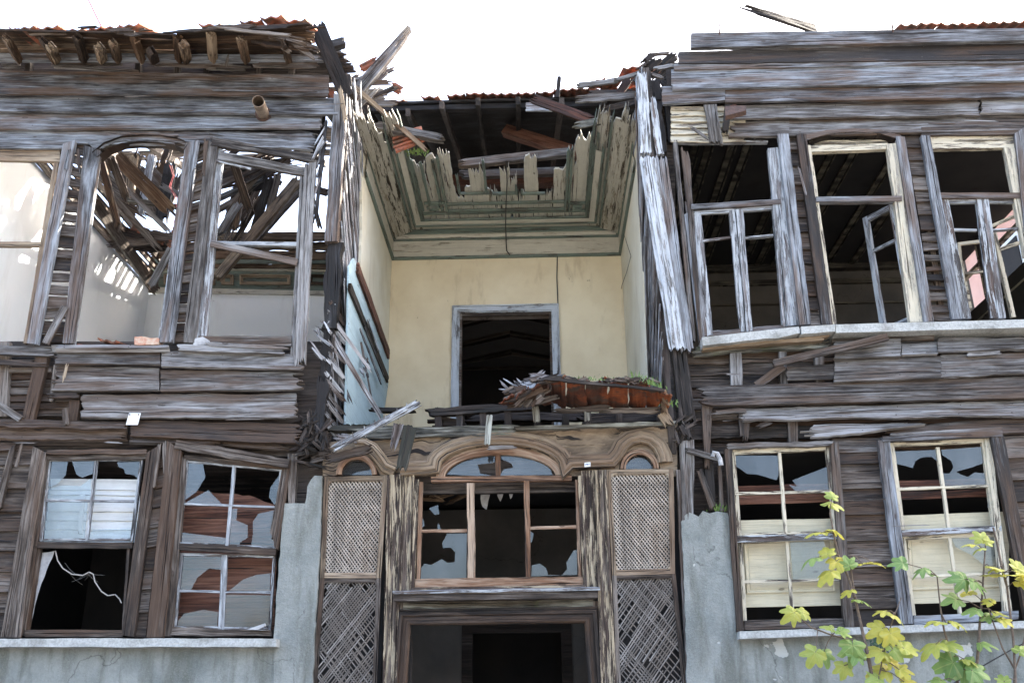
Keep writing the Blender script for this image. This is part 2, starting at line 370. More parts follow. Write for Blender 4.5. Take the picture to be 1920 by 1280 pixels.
def _st():
    T=NT('rough_grey_stucco'); v=T.oc()
    big=T.noise(v,1.4,7,.65); fine=T.noise(v,60,5,.75); mid=T.noise(v,22,4,.7); run=T.noise(T.sc(v,5,5,.9),1,7,.65); pt=T.noise(v,2.6,4,.5)
    col=T.mix(T.ramp(big,[(.35,0.),(.65,1.)]),(.17,.19,.183),(.33,.345,.325))
    col=T.mix(T.math('MULTIPLY',T.ramp(run,[(.48,0.),(.62,1.)]),.75),col,(.125,.13,.11))
    col=T.mix(T.math('MULTIPLY',T.ramp(mid,[(.40,1.),(.55,0.)]),.22),col,(.16,.17,.165))
    col=T.mix(T.math('MULTIPLY',T.ramp(fine,[(.50,0.),(.6,1.)]),.12),col,(.52,.53,.51))
    pm=T.ramp(pt,[(.655,0.),(.66,1.)]); col=T.mix(pm,col,(.50,.51,.49))
    vo=T.n('ShaderNodeTexVoronoi',feature='DISTANCE_TO_EDGE'); dv=T.n('ShaderNodeVectorMath',operation='ADD'); T.l(v,dv.inputs[0])
    ns=T.n('ShaderNodeTexNoise'); T.l(v,ns.inputs['Vector']); ns.inputs['Scale'].default_value=2.5; ns.inputs['Detail'].default_value=6
    T.l(ns.outputs['Color'],dv.inputs[1]); T.l(dv.outputs[0],vo.inputs['Vector']); vo.inputs['Scale'].default_value=.5
    ck=T.math('MULTIPLY',T.ramp(vo.outputs['Distance'],[(.0,1.),(.005,0.)]),T.ramp(big,[(.48,0.),(.52,1.)])); col=T.mix(T.math('MULTIPLY',ck,.7),col,(.06,.06,.055))
    h=T.math('SUBTRACT',T.math('ADD',fine,mid),T.math('MULTIPLY',pm,.8))
    return T.done(col,h,.012,1.,.92,.2)
M['stucco']=_st()
M['cwall']=plaster('cream_wall_plaster',(.64,.54,.37),(.73,.64,.46),(.36,.27,.17),.75,.3,1.3,crack=False)
M['swall']=plaster('pale_side_wall_plaster',(.60,.55,.42),(.70,.67,.56),(.36,.29,.2),.5,.25,crack=False)
M['bwall']=plaster('pale_blue_wall_plaster',(.80,.85,.88),(.86,.89,.91),(.5,.48,.44),.35,.25,crack=False)
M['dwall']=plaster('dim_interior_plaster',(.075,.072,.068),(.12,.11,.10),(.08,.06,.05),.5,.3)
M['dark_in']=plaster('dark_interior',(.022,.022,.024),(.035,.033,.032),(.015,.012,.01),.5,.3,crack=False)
def _ter():
    T=NT('terrazzo_sill'); v=T.oc(); vo=T.n('ShaderNodeTexVoronoi'); T.l(v,vo.inputs['Vector']); vo.inputs['Scale'].default_value=70
    col=T.mix(T.ramp(vo.outputs['Color'],[(.3,0.),(.7,1.)]),(.33,.34,.33),(.43,.44,.43))
    col=T.mix(T.math('MULTIPLY',T.ramp(T.noise(v,3,6,.7),[(.5,0.),(.66,1.)]),.6),col,(.13,.13,.11))
    return T.done(col,T.noise(v,40,3,.6),.004,.5,.85,.25)
M['terrazzo']=_ter()
def _tile():
    T=NT('clay_roof_tile'); v=T.oc(); w_=T.wc()
    col=T.mix(T.noise(w_,3,4,.6),(.17,.05,.03),(.42,.155,.09))
    col=T.mix(T.math('MULTIPLY',T.ramp(T.noise(v,8,6,.7),[(.44,0.),(.56,1.)]),.8),col,(.085,.065,.05))
    return T.done(col,T.noise(v,40,4,.6),.004,.5,.85,.25)
M['tile']=_tile()
def _rust():
    T=NT('rusted_tin'); v=T.oc(); w_=T.wc()
    n1=T.noise(v,2.2,8,.65); n2=T.noise(T.sc(w_,6,2,1),1,6,.65)
    col=T.ramp(n1,[(.36,(.02,.011,.009)),(.48,(.07,.025,.014)),(.55,(.15,.038,.013)),(.70,(.30,.09,.028))])
    col=T.mix(T.ramp(n2,[(.50,0.),(.58,1.)]),col,(.05,.035,.028))
    return T.done(col,n2,.004,.5,.75,.4)
M['rust']=_rust()
def simple(name,c,rough=.7,metal=0.,c2=None,sc=12,bump=.3):
    T=NT(name); v=T.oc(); T.p.inputs['Metallic'].default_value=metal
    return T.done(T.mix(T.ramp(T.noise(v,sc,6,.65),[(.35,0.),(.65,1.)]),c,c2 or tuple(q*.6 for q in c)),T.noise(v,sc*3,4,.6),.003,bump,rough,.4)
M['pipe']=simple('rusty_beige_pipe',(.26,.21,.16),.6,.0,(.12,.075,.05),9)
M['iron']=simple('rusty_iron',(.10,.055,.04),.7,.3,(.03,.02,.018),30)
M['plate']=simple('white_enamel_plate',(.8,.82,.83),.35,0.,(.74,.76,.77),5,.05)
M['wire']=simple('dark_cable',(.03,.028,.03),.5)
M['redwire']=simple('red_cable',(.45,.06,.07),.5)
M['rope']=simple('dusty_cobweb_rope',(.42,.40,.37),.95,0.,(.25,.24,.22),60)
M['cloth']=simple('torn_pale_fabric',(.45,.46,.47),.9,0.,(.25,.25,.26),10)
M['teal']=simple('teal_painted_board',(.03,.20,.24),.6,0.,(.02,.12,.15),3)
M['brick']=simple('broken_brick',(.42,.16,.10),.9,0.,(.5,.42,.33),20,.8)
M['pink']=plaster('pink_house_render',(.62,.36,.30),(.68,.43,.36),(.45,.3,.24),.3,.2,crack=False)
M['pave']=simple('street_paving',(.20,.19,.17),.9,0.,(.13,.125,.115),1.3)
M['twig']=simple('grey_bark',(.16,.12,.09),.8,0.,(.08,.06,.05),40)
M['cactus']=simple('grass_green',(.07,.16,.03),.7,0.,(.16,.22,.06),30)
def _glass():
    T=NT('dusty_window_glass'); v=T.oc(); t=T.t; t.nodes.remove(T.p)
    tr=T.n('ShaderNodeBsdfTransparent'); gl=T.n('ShaderNodeBsdfGlossy'); df=T.n('ShaderNodeBsdfDiffuse'); fr=T.n('ShaderNodeFresnel'); fr.inputs[0].default_value=1.5
    gl.inputs['Roughness'].default_value=.04; tr.inputs[0].default_value=(.86,.89,.9,1); df.inputs[0].default_value=(.34,.38,.43,1)
    m1=T.n('ShaderNodeMixShader'); m2=T.n('ShaderNodeMixShader')
    du=T.ramp(T.noise(T.sc(v,2.,2.,1.2),1.6,6,.65),[(.35,.02),(.7,.12)])
    T.l(du,m1.inputs[0]); T.l(tr.outputs[0],m1.inputs[1]); T.l(df.outputs[0],m1.inputs[2])
    T.l(T.math('MULTIPLY',fr.outputs[0],1.25,clamp=True),m2.inputs[0]); T.l(m1.outputs[0],m2.inputs[1]); T.l(gl.outputs[0],m2.inputs[2])
    T.l(m2.outputs[0],T.out.inputs[0]); return T.m
M['glass']=_glass()
def _leaf():
    T=NT('fig_leaf'); w_=T.wc(); sp=T.n('ShaderNodeSeparateXYZ'); T.l(w_,sp.inputs[0])
    base=T.ramp(T.math('FRACT',sp.outputs[2]),[(.0,(.15,.26,.09)),(.35,(.28,.37,.10)),(.6,(.46,.45,.09)),(1.,(.58,.49,.08))])
    n1=T.noise(T.oc(),14,5,.6)
    col=T.mix(T.ramp(n1,[(.38,0.),(.62,.6)]),base,T.mix(.5,base,(.12,.25,.05)))
    ed=T.math('ADD',sp.outputs[0],T.math('MULTIPLY',T.math('SUBTRACT',T.noise(T.oc(),22,5,.7),.5),1.3))
    ed=T.math('ADD',ed,T.math('MULTIPLY',T.math('FRACT',T.math('MULTIPLY',sp.outputs[2],7.3)),.22))
    col=T.mix(T.ramp(ed,[(1.04,0.),(1.16,1.)]),col,(.13,.06,.03))
    vein=T.ramp(sp.outputs[1],[(.0,1.),(.05,0.)]); col=T.mix(T.math('MULTIPLY',vein,.4),col,(.5,.5,.2))
    T.p.inputs['Subsurface Weight'].default_value=0
    m_=T.done(col,n1,.003,.3,.5,.4)
    tl=T.n('ShaderNodeBsdfTranslucent'); T.l(col,tl.inputs[0]); ms=T.n('ShaderNodeMixShader'); ms.inputs[0].default_value=.35
    T.l(T.p.outputs[0],ms.inputs[1]); T.l(tl.outputs[0],ms.inputs[2]); T.l(ms.outputs[0],T.out.inputs[0]); return m_
M['leaf']=_leaf()
# ================================================================ setting
def zz(ox,oy,s): return lambda *q: [(ox+q[i]*s,oy+q[i+1]*s) for i in range(0,len(q),2)]
z1=zz(0,0,.34375); z2=zz(540,0,.39583); z3=zz(1200,0,.375); z4=zz(0,420,.34375); z5=zz(560,440,.38542)
z6=zz(1240,420,.35417); z7=zz(0,820,.35942); z8=zz(570,780,.39067); z9=zz(1260,800,.375); z10=zz(1440,900,.29685)
gm=MB(); gs=150
vs=[(-gs,-gs,0),(gs,-gs,0),(gs,gs,0),(-gs,gs,0)]; gm.add(vs,[(0,1,2,3)],[(v[0],v[1],0) for v in vs])
g=obj('ground',gm,M['pave']); g['kind']='structure'
H=thing('derelict_house',(0,0,0),'derelict two-storey wooden mansion with collapsed middle bay, bare window frames and grey weathered boards','house')
def part(name,mb,mat,label=None,parent=None,**k): return obj(name,mb,M[mat],parent or H,label,**k)
# ---------------------------------------------------------------- interior shells
XL=P(280,545,4.5).x; xl=P(735,478,3.2).x; xr=P(1164,478,3.2).x; XR=P(1788,480,4.5).x
ZF=4.22                                                   # upper floor
ZC=P(950,422,3.0).z
zwl=P(740,482,3.2).z
def wallbox(mb,x0,x1,y0,y1,z0,z1_): box(mb,(x0,y0,z0),(x1,y1,z1_))
# left upper room
m_=MB(); wallbox(m_,XL-.15,XL,0.12,4.5,ZF,P(280,540,4.5).z); part('room_wall',m_,'bwall','pale blue plastered side wall of the open left room')
m_=MB(); wallbox(m_,XL-.15,xl-.14,4.5,4.62,ZF,P(440,548,4.5).z); part('room_wall',m_,'bwall','pale back wall of the open left room')
m_=MB(); wallbox(m_,XL-.2,xl-.14,.1,4.6,ZF-.25,ZF); part('floor_deck',m_,'dark')
# ground floor shells
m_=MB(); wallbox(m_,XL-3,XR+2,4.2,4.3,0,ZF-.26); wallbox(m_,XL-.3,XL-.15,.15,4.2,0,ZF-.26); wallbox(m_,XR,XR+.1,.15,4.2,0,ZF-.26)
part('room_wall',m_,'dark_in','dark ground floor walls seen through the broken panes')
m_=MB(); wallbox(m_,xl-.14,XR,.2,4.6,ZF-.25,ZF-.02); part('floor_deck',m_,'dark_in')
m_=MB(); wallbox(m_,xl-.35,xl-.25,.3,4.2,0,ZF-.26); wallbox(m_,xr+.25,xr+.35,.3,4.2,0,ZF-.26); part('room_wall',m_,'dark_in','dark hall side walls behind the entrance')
# right upper room
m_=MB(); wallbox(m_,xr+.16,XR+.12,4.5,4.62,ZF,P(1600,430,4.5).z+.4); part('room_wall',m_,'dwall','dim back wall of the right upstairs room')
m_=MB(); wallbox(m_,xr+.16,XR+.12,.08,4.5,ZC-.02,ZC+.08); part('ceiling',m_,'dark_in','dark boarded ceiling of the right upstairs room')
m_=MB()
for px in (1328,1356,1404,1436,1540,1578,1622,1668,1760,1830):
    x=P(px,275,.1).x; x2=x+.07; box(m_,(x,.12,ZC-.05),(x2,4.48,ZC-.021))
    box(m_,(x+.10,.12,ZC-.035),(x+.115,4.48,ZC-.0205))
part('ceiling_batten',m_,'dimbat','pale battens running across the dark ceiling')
m_=MB()
for k,(za,zb,d) in enumerate(((0.0,.10,.10),(-.22,-.14,.05),(-.55,-.52,.03),(-2.2,-2.12,.03),(-2.55,-2.35,.04))):
    box(m_,(xr+.17,4.5-d,ZC-.12+za),(XR,4.5,ZC-.12+zb))
part('cornice',m_,'dimbat','faint cornice and dado rails on the dim back wall')
# right side wall with window openings onto the neighbour
def sidewall():
    mb=MB()
    yz=lambda px,py:PX(px,py,XR)
    zt=yz(1905,330).z; zs=yz(1800,603).z
    ya=4.5; y1=yz(1797,500).y; 
    cuts=[(y1,yz(1838,500).y),(yz(1858,500).y,yz(1935,500).y),(2.0,.35)]
    box(mb,(XR,.05,ZF),(XR+.12,4.5,zs)); box(mb,(XR,.05,zt),(XR+.12,4.5,ZC+.05))
    y=4.5
    for (p,q) in cuts:
        if y>p: box(mb,(XR,p,zs),(XR+.12,y,zt))
        y=min(y,q)
    if y>.05: box(mb,(XR,.05,zs),(XR+.12,y,zt))
    part('room_wall',mb,'dwall','side wall of the right upstairs room with window openings')
    w_=MB()
    for (p,q) in cuts:
        if p>q:
            for yy in (p-.03,q+.0): box(w_,(XR-.01,yy-.0,zs),(XR+.07,yy+.03,zt))
            zm=zt-.62; box(w_,(XR-.005,q,zm),(XR+.06,p,zm+.05)); box(w_,(XR-.005,q,zm-.75),(XR+.05,p,zm-.72))
    part('window',w_,'cream','cream side window frame open towards the pink neighbour')
sidewall()
# closed roof over right upper room so that it stays dark
# ---------------------------------------------------------------- recess walls
FL=lambda Y,z,x: V((x,Y,z))
def slabX(poly,x,th,mat,label,sgn=1,jag=.02,name='room_wall'):
    """plaster sheet on the plane X=x, given (Y,z) corners"""
    mb=MB(); slab(mb,poly,0,th,jag=jag,f=lambda a,b:V((x,a,b)),nd=(sgn,0,0)); part(name,mb,mat,label)
yzl=lambda a,b:(lambda p:(p.y,p.z))(PX(a,b,xl)); yzr=lambda a,b:(lambda p:(p.y,p.z))(PX(a,b,xr))
# back wall with door opening
bw=MB(); Yb=3.2
dl=P(862,600,Yb).x; dr=P(1034,600,Yb).x; dz=P(950,586,Yb).z; zt=P(950,430,Yb).z
box(bw,(xl-.05,Yb,ZF-.2),(dl,Yb+.16,zt)); box(bw,(dr,Yb,ZF-.2),(xr+.05,Yb+.16,zt)); box(bw,(dl,Yb,dz),(dr,Yb+.16,zt))
part('room_wall',bw,'cwall','yellowish cream back wall of the open middle bay')
# dark room behind the door, with diagonal battens on its ceiling
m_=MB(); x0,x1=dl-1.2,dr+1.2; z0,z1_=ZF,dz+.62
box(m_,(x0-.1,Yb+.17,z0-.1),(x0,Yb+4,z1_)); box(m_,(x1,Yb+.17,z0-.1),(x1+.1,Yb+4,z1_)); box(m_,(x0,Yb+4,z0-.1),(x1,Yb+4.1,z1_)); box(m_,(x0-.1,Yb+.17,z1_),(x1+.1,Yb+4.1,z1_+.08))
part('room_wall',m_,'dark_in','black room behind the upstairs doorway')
m_=MB(); xm=(dl+dr)/2
for k in range(6):
    for s_ in (-1,1):
        for dd in (0,.16):
            a=V((xm,Yb+.5+k*.85+dd,z1_-.02)); b=V((xm+s_*1.6,Yb+.5+k*.85+dd+ .9,z1_-.02))
            b.y=min(b.y,Yb+3.95); a.y=min(a.y,Yb+3.95)
            beam(m_,a,b,.06,.02)
part('ceiling_batten',m_,'dark','lozenge battens on the black ceiling behind the doorway')
def boxbar(mb,a,b): box(mb,a,b)
# door frame
df=MB()
path=[P(848,772,Yb-.0),P(849,571,Yb),P(1046,568,Yb),P(1050,772,Yb)]
pr=[(-.0,.0),(-.0,.045),(.02,.05),(.028,.035),(.085,.03),(.095,.018),(.105,.018),(.105,-.02)]
path=[V((dl-.105,Yb-.002,ZF)),V((dl-.105,Yb-.002,dz+.105)),V((dr+.105,Yb-.002,dz+.105)),V((dr+.105,Yb-.002,ZF))]
def mirror_prof(p): return p
mould(df,path,[(o*s_,h) for (o,h),s_ in zip(pr,[1]*9)])
part('door_frame',df,'white2','peeling blue-white door frame in the back wall')
df=MB(); box(df,(dl-.001,Yb+.0,ZF),(dl+.03,Yb+.17,dz)); box(df,(dr-.03,Yb,ZF),(dr+.001,Yb+.17,dz)); box(df,(dl+.03,Yb,dz-.035),(dr-.03,Yb+.17,dz+.001))
part('door_lining',df,'brown')
# side walls of the recess: plaster from a broken edge to the back corner
slabX([yzl(735,482)[:1]+(zwl,),(3.2,ZF),(1.0,ZF),yzl(676,700),yzl(677,600),yzl(679,500),yzl(680,400),yzl(684,330)]if 0 else
      [(3.2,zwl+.35),(3.2,ZF),(.9,ZF),(.95,5.0),(1.02,5.6),(1.0,6.2),(.98,6.8),(.85,7.3),(.75,zwl+.2)],xl,-.03,'swall','pale side wall of the middle bay, left of the doorway')
slabX([(3.2,zwl+.35),(3.2,ZF),(1.25,ZF),(1.2,5.0),(1.05,5.6),(.95,6.2),(.95,6.8),(.75,7.3),(.6,zwl+.2)],xr,.03,'swall','pale side wall of the middle bay, right of the doorway')
def laths(x,sgn,lab):
    back=MB(); box(back,(min(x+sgn*.10,x+sgn*.13),.05,ZF),(max(x+sgn*.10,x+sgn*.13),3.2,ZC+.35)); part('wall_backing',back,'dark')
    mb=MB(); z=ZF-.9
    while z<8.5:
        y1=1.35+R.uniform(-.1,.12); y0=-.02+R.uniform(0,.10)
        if R.random()<.10: y0=R.uniform(.3,.7)
        if R.random()<.12: z+=.075; continue
        sl=1.15+R.uniform(-.08,.08)
        A=V((x+sgn*.035,y0,z+sl*(1.35-y0))); B=V((x+sgn*.035,y1,z+sl*(1.35-y1)))
        if A.z>8.45: A=A.lerp(B,(A.z-8.45)/(A.z-B.z))
        if B.z<ZF+.02:
            if A.z<ZF+.1: z+=.07; continue
            B=A.lerp(B,(A.z-ZF-.02)/(A.z-B.z))
        d=(B-A).normalized(); w_=d.cross(V((1,0,0)))*R.uniform(.018,.03)
        if R.random()<.12: A=A+V((-sgn*R.uniform(.03,.14),0,R.uniform(-.05,.05)))
        sheet(mb,A-w_,B-w_,B+w_,A+w_,th=.012,nd=(sgn,0,0),rag=(.10,.04),wob=.004,rel=.006,n=8,m=4)
        z+=R.uniform(.062,.085)
    part('wall_lath',mb,'lath',lab)
    st=MB()
    for yy in (.05,.62,1.2): beam(st,V((x+sgn*.075,yy,ZF-.3)),V((x+sgn*.075,yy,8.4)),.07,.05)
    part('stud',st,'dark')
laths(xl,-1,'diagonal split laths bared on the left side wall of the middle bay')
laths(xr,1,'diagonal split laths bared on the right side wall of the middle bay')
# ---------------------------------------------------------------- recess cornice and broken ceiling
def corn(prof,mat,lab=None,yf=.75):
    mb=MB(); pts=[]
    x0,x1=xl,xr
    # sweep profile (inset, z) along left wall, back wall, right wall; mitred corners
    s=[(lambda i,z:(x0+i,yf+R.uniform(0,.25),z)),(lambda i,z:(x0+i,Yb-i,z)),(lambda i,z:(x1-i,Yb-i,z)),(lambda i,z:(x1-i,yf+.1+R.uniform(-.1,.2),z))]
    rows=[[V(fn(i,z)) for (i,z) in prof] for fn in s]; full=[]
    wc=[];vs=[];fs=[];L=0;sd_=R.random()*400
    for a,b in zip(range(3),range(1,4)):
        k=max(2,int((rows[b][0]-rows[a][0]).length/.1))
        for q in range(k+(b==3)):
            full.append([p.lerp(r,q/k) for p,r in zip(rows[a],rows[b])])
    acc=[0]
    for (a,b) in zip(prof,prof[1:]): acc.append(acc[-1]+math.hypot(a[0]-b[0],a[1]-b[1]))
    for i,row in enumerate(full):
        for j,p in enumerate(row): vs.append(p+V((0,0,.003*nz(i*.8,j*3,sd_)))); wc.append((i*.1,acc[j],sd_))
    n=len(prof)
    for i in range(len(full)-1):
        for j in range(n-1): fs.append((i*n+j,i*n+j+1,(i+1)*n+j+1,(i+1)*n+j))
    mb.add(vs,fs,wc); part('cornice',mb,mat,lab)
z480=P(950,480,Yb).z; z450=P(950,450,Yb).z
corn([(0,z480-.035),(.03,z480-.03),(.035,z480+.005),(.02,z480+.012)],'green','green bead under the frieze of the middle bay')
corn([(.02,z480+.012),(.02,z450)],'ceil','pale frieze of the middle bay')
zb=z450
corn([(.02,zb),(.04,zb+.005),(.045,zb+.02),(.06,zb+.022)],'green','stepped green cornice of the middle bay')
corn([(.06,zb+.022),(.07,zb+.06),(.10,zb+.065)],'ceil','pale step of the middle bay cornice')
corn([(.10,zb+.065),(.105,zb+.09),(.13,zb+.095),(.14,zb+.12),(.155,zb+.12)],'green','upper green step of the middle bay cornice')
corn([(.155,zb+.12),(.34,ZC-.06)],'ceil','pale cove of the middle bay')
corn([(.34,ZC-.06),(.35,ZC-.085),(.375,ZC-.088),(.38,ZC-.07)],'green','inner green moulding of the middle bay ceiling')
corn([(.38,ZC-.07),(.45,ZC-.065),(.455,ZC-.05)],'ceil')
corn([(.455,ZC-.05),(.46,ZC-.06),(.49,ZC-.06),(.5,ZC-.04)],'green')
# cross blocks on the cove
cb=MB()
for k in range(5):
    xx=xl+.75+k*(xr-xl-1.5)/4-.0
    box(cb,(xx-.13,Yb-.27,zb+.17),(xx+.13,Yb-.22,zb+.235)); 
part('cornice_block',cb,'green')
# ceiling boards running front to back, broken at the front
def cboard(mb,xa,xb,yback,yfront,z,th=.02,rag=.12,**k):
    sheet(mb,V((xa,yback,z)),V((xa,yfront,z)),V((xb,yfront,z)),V((xb,yback,z)),th=th,nd=(0,0,1),rag=(0,rag),wob=.004,rel=.002,**k)
prof=[(700,215),(725,235),(745,285),(775,288),(800,300),(830,272),(850,300),(866,345),(880,340),(895,285),(908,288),(918,352),(932,350),(945,300),(958,308),(968,342),(978,348),(992,290),(1004,300),(1012,360),(1030,352),(1052,300),(1065,270),(1082,262),(1100,240),(1130,235),(1160,215),(1190,215)]
def yfr(x,z):
    # front limit of the ceiling at world x
    best=None
    for (a,b),(c,d) in zip(prof,prof[1:]):
        pa,pb=PZ(a,b,z),PZ(c,d,z)
        if pa.x<=x<=pb.x:
            t=(x-pa.x)/(pb.x-pa.x+1e-9); return pa.y+(pb.y-pa.y)*t
    return .5
cm=MB(); x=xl+.48; k=0
while x<xr-.5:
    w_=R.choice([.06,.09,.13,.18,.22])*R.uniform(.9,1.1); w_=min(w_,xr-.48-x)
    if w_<.03: break
    yf=max(.2,yfr(x+w_/2,ZC)+R.uniform(-.12,.12))
    cboard(cm,x,x+w_-.004,Yb-.4,yf,ZC-.02+R.uniform(-.003,.003),crack=1,rag=R.uniform(.08,.4),bite=.02)
    x+=w_
part('ceiling',cm,'ceil','pale boarded ceiling of the middle bay with a jagged broken front edge')
cm=MB()
for (a,b) in ((xl+.005,xl+.12),(xl+.125,xl+.2),(xl+.32,xl+.47)): cboard(cm,a,b,Yb-.2,R.uniform(.0,.25),ZC-.12+(a-xl)*.25,rag=.25,crack=1)
for (a,b) in ((xr-.12,xr-.005),(xr-.2,xr-.125),(xr-.47,xr-.32)): cboard(cm,a,b,Yb-.2,R.uniform(-.05,.2),ZC-.12+(xr-b)*.25,rag=.3,crack=1)
part('ceiling',cm,'ceilm','mossy side strips of the broken ceiling')
tr=MB()
def strip_y(px,yb,w_=.045,dz=.03,y0=None):
    p=PZ(px,yb,ZC-.03); yf=(y0 if y0 is not None else yfr(p.x,ZC))+R.uniform(.0,.05); cboard(tr,p.x-w_/2,p.x+w_/2,p.y,yf,ZC-.028-dz,th=dz,rag=.08)
for px,yb in ((793,393),(808,393),(829,393),(838,393),(1060,393),(1066,393),(1098,393),(1108,393)): strip_y(px,yb,.032)
for px,yb in ((862,361),(912,361),(924,361),(968,361),(978,361),(1018,361)): strip_y(px,yb,.03)
def strip_x(pxa,pxb,py,w_=.04,dz=.03):
    a=PZ(pxa,py,ZC-.03);b=PZ(pxb,py,ZC-.03); y=(a.y+b.y)/2
    sheet(tr,V((a.x,y-w_/2,ZC-.028-dz)),V((b.x,y-w_/2,ZC-.028-dz)),V((b.x,y+w_/2,ZC-.028-dz)),V((a.x,y+w_/2,ZC-.028-dz)),th=dz,nd=(0,0,1),wob=.003)
for a,b,y in ((793,1110,396),(838,1060,392),(838,1060,379),(795,838,379),(1062,1105,379),(862,918,361),(924,970,361),(978,1022,361),(800,832,388)): strip_x(a,b,y)
part('ceiling_moulding',tr,'green','green mouldings on the broken ceiling of the middle bay')
tr=MB()
for px in (815,1082):
    c_=PZ(px,386,ZC-.03); box(tr,(c_.x-.06,c_.y-.06,ZC-.075),(c_.x+.06,c_.y+.06,ZC-.03)); box(tr,(c_.x-.03,c_.y-.03,ZC-.095),(c_.x+.03,c_.y+.03,ZC-.075))
part('rosette',tr,'green')
# side cove mouldings running towards the street
tr=MB()
for s_,xw in ((1,xl),(-1,xr)):
    for (i,z,w_) in ((.05,zb+.06,.022),(.15,zb+.15,.025),(.30,ZC-.07,.025),(.50,ZC-.05,.025)):
        x_=xw+s_*i; sheet(tr,V((x_-w_/2,Yb-i,z-.02)),V((x_-w_/2,R.uniform(.05,.5),z-.02)),V((x_+w_/2,R.uniform(.05,.5),z-.02)),V((x_+w_/2,Yb-i,z-.02)),th=.03,nd=(0,0,1),rag=(0,.2),wob=.003)
part('ceiling_moulding',tr,'green','green side mouldings running towards the street')
tr=MB()
for s_,xw in ((1,xl),(-1,xr)):
    sheet(tr,V((xw+s_*.0,Yb-.1,zb)),V((xw+s_*.0,.35,zb)),V((xw+s_*.30,.25,ZC-.07)),V((xw+s_*.30,Yb-.2,ZC-.07)),th=.02,nd=(0,0,1),rag=(0,.35),wob=.01,m=8,bite=.05)
part('cornice',tr,'ceilm','mossy side cove of the middle bay')
# ceiling joists and roof over the recess
rf=MB()
for px,py,px2,py2,Y,w_ in ((858,305,1068,283,1.35,.11),(860,326,1075,318,1.9,.10),(700,236,830,258,.9,.09),(1130,205,1196,190,.6,.08)):
    beam(rf,P(px,py,Y),P(px2,py2,Y+.05),w_,.08,rag=(.12,.05),crack=1)
part('joist',rf,'grey')
rf=MB(); zr=P(950,186,1.55).z
e0=P(640,183,1.55); e1=P(1240,178,1.55)
sheet(rf,V((e0.x-.3,1.6,zr)),V((e1.x+.6,1.6,zr+.02)),V((e1.x+.6,6.5,zr+1.6)),V((e0.x-.3,6.5,zr+1.6)),th=.03,nd=(0,0,1),wob=.02,n=40,m=30)
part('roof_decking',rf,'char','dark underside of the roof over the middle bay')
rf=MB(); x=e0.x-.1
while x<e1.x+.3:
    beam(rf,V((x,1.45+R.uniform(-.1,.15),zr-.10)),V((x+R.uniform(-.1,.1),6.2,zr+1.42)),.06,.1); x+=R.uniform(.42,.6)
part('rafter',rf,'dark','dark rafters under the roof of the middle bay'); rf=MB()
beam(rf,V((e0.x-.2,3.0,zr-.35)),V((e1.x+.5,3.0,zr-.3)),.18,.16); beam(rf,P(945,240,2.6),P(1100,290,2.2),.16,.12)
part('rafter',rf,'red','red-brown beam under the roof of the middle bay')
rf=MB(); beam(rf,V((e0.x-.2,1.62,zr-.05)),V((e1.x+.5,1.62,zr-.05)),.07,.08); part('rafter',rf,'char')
# recess upper closing walls above ceiling (sides of the attic)
m_=MB(); box(m_,(xl-.14,2.2,ZC+.1),(xl-.05,6,zr-.05)); box(m_,(xr+.3,1.5,ZC+.1),(xr+.4,6,zr-.05)); box(m_,(xl-.5,6.4,ZC),(xr+.5,6.5,zr+1.7)); part('attic_wall',m_,'dark')
# clay tiles
def tiles(mb,A,B,rows=2,slope=V((0,.36,.14)),w_=.23,skip=.0,jit=.03,lift=.0):
    A=V(A);B=V(B);L=(B-A).length; n=int(L/w_); ax=(B-A).normalized(); upv=V((0,-.36,.93))
    for r in range(rows):
        for i in range(n):
            if R.random()<skip: continue
            o=A+ax*(i+.5)*w_+slope*r+upv*(.03*0+lift)+V((R.uniform(-jit,jit)*.5,R.uniform(-jit,jit),R.uniform(-jit,jit)*.4))
            rot=Matrix.Rotation(R.uniform(-1,1)*jit*2.5,3,'Z')@Matrix.Rotation(R.uniform(-1,1)*jit*1.5,3,'X')@Matrix.Rotation(R.uniform(-1,1)*jit,3,'Y')
            a=rot@ax; s_=(rot@slope.normalized())*.42
            K=12; vs=[];wc=[];c=R.random()*900
            for layer in (0,1):
                for t in (0,1):
                    for k in range(K+1):
                        u=k/K-.5; h=.011*math.cos(u*4*math.pi)+.006*(abs(u)>.44)
                        vs.append(o+a*u*w_*1.04+s_*t+upv*(h+.016*(1-layer)-.01*r*0+ (.012 if t==0 else 0))); wc.append((u*.2,t*.4,c))
            k1=K+1; fs=[]
            for k in range(K):
                fs.append((k,k+1,k1+k+1,k1+k)); b=2*k1; fs.append((b+k,b+k1+k,b+k1+k+1,b+k+1))
                fs.append((k,b+k,b+k+1,k+1)); fs.append((k1+k,k1+k+1,b+k1+k+1,b+k1+k))
            fs.append((0,k1,3*k1,2*k1)); fs.append((K,2*k1+K,3*k1+K,k1+K))
            mb.add(vs,fs,wc)
tm=MB()
tiles(tm,V((P(840,186,1.55).x,1.5,zr+.035)),V((P(1215,180,1.55).x,1.5,zr+.05)),3,skip=.04)
tiles(tm,V((P(690,190,1.55).x,1.6,zr+.03)),V((P(835,190,1.55).x,1.6,zr+.03)),2,skip=.35,jit=.08)
tiles(tm,P(1075,168,1.4),P(1215,130,1.0),2,skip=.15,jit=.07)
tiles(tm,P(1180,143,1.1),P(1290,100,.6),2,skip=.2,jit=.06)
part('roof_tiles',tm,'tile','broken clay tiles along the low roof edge of the middle bay')
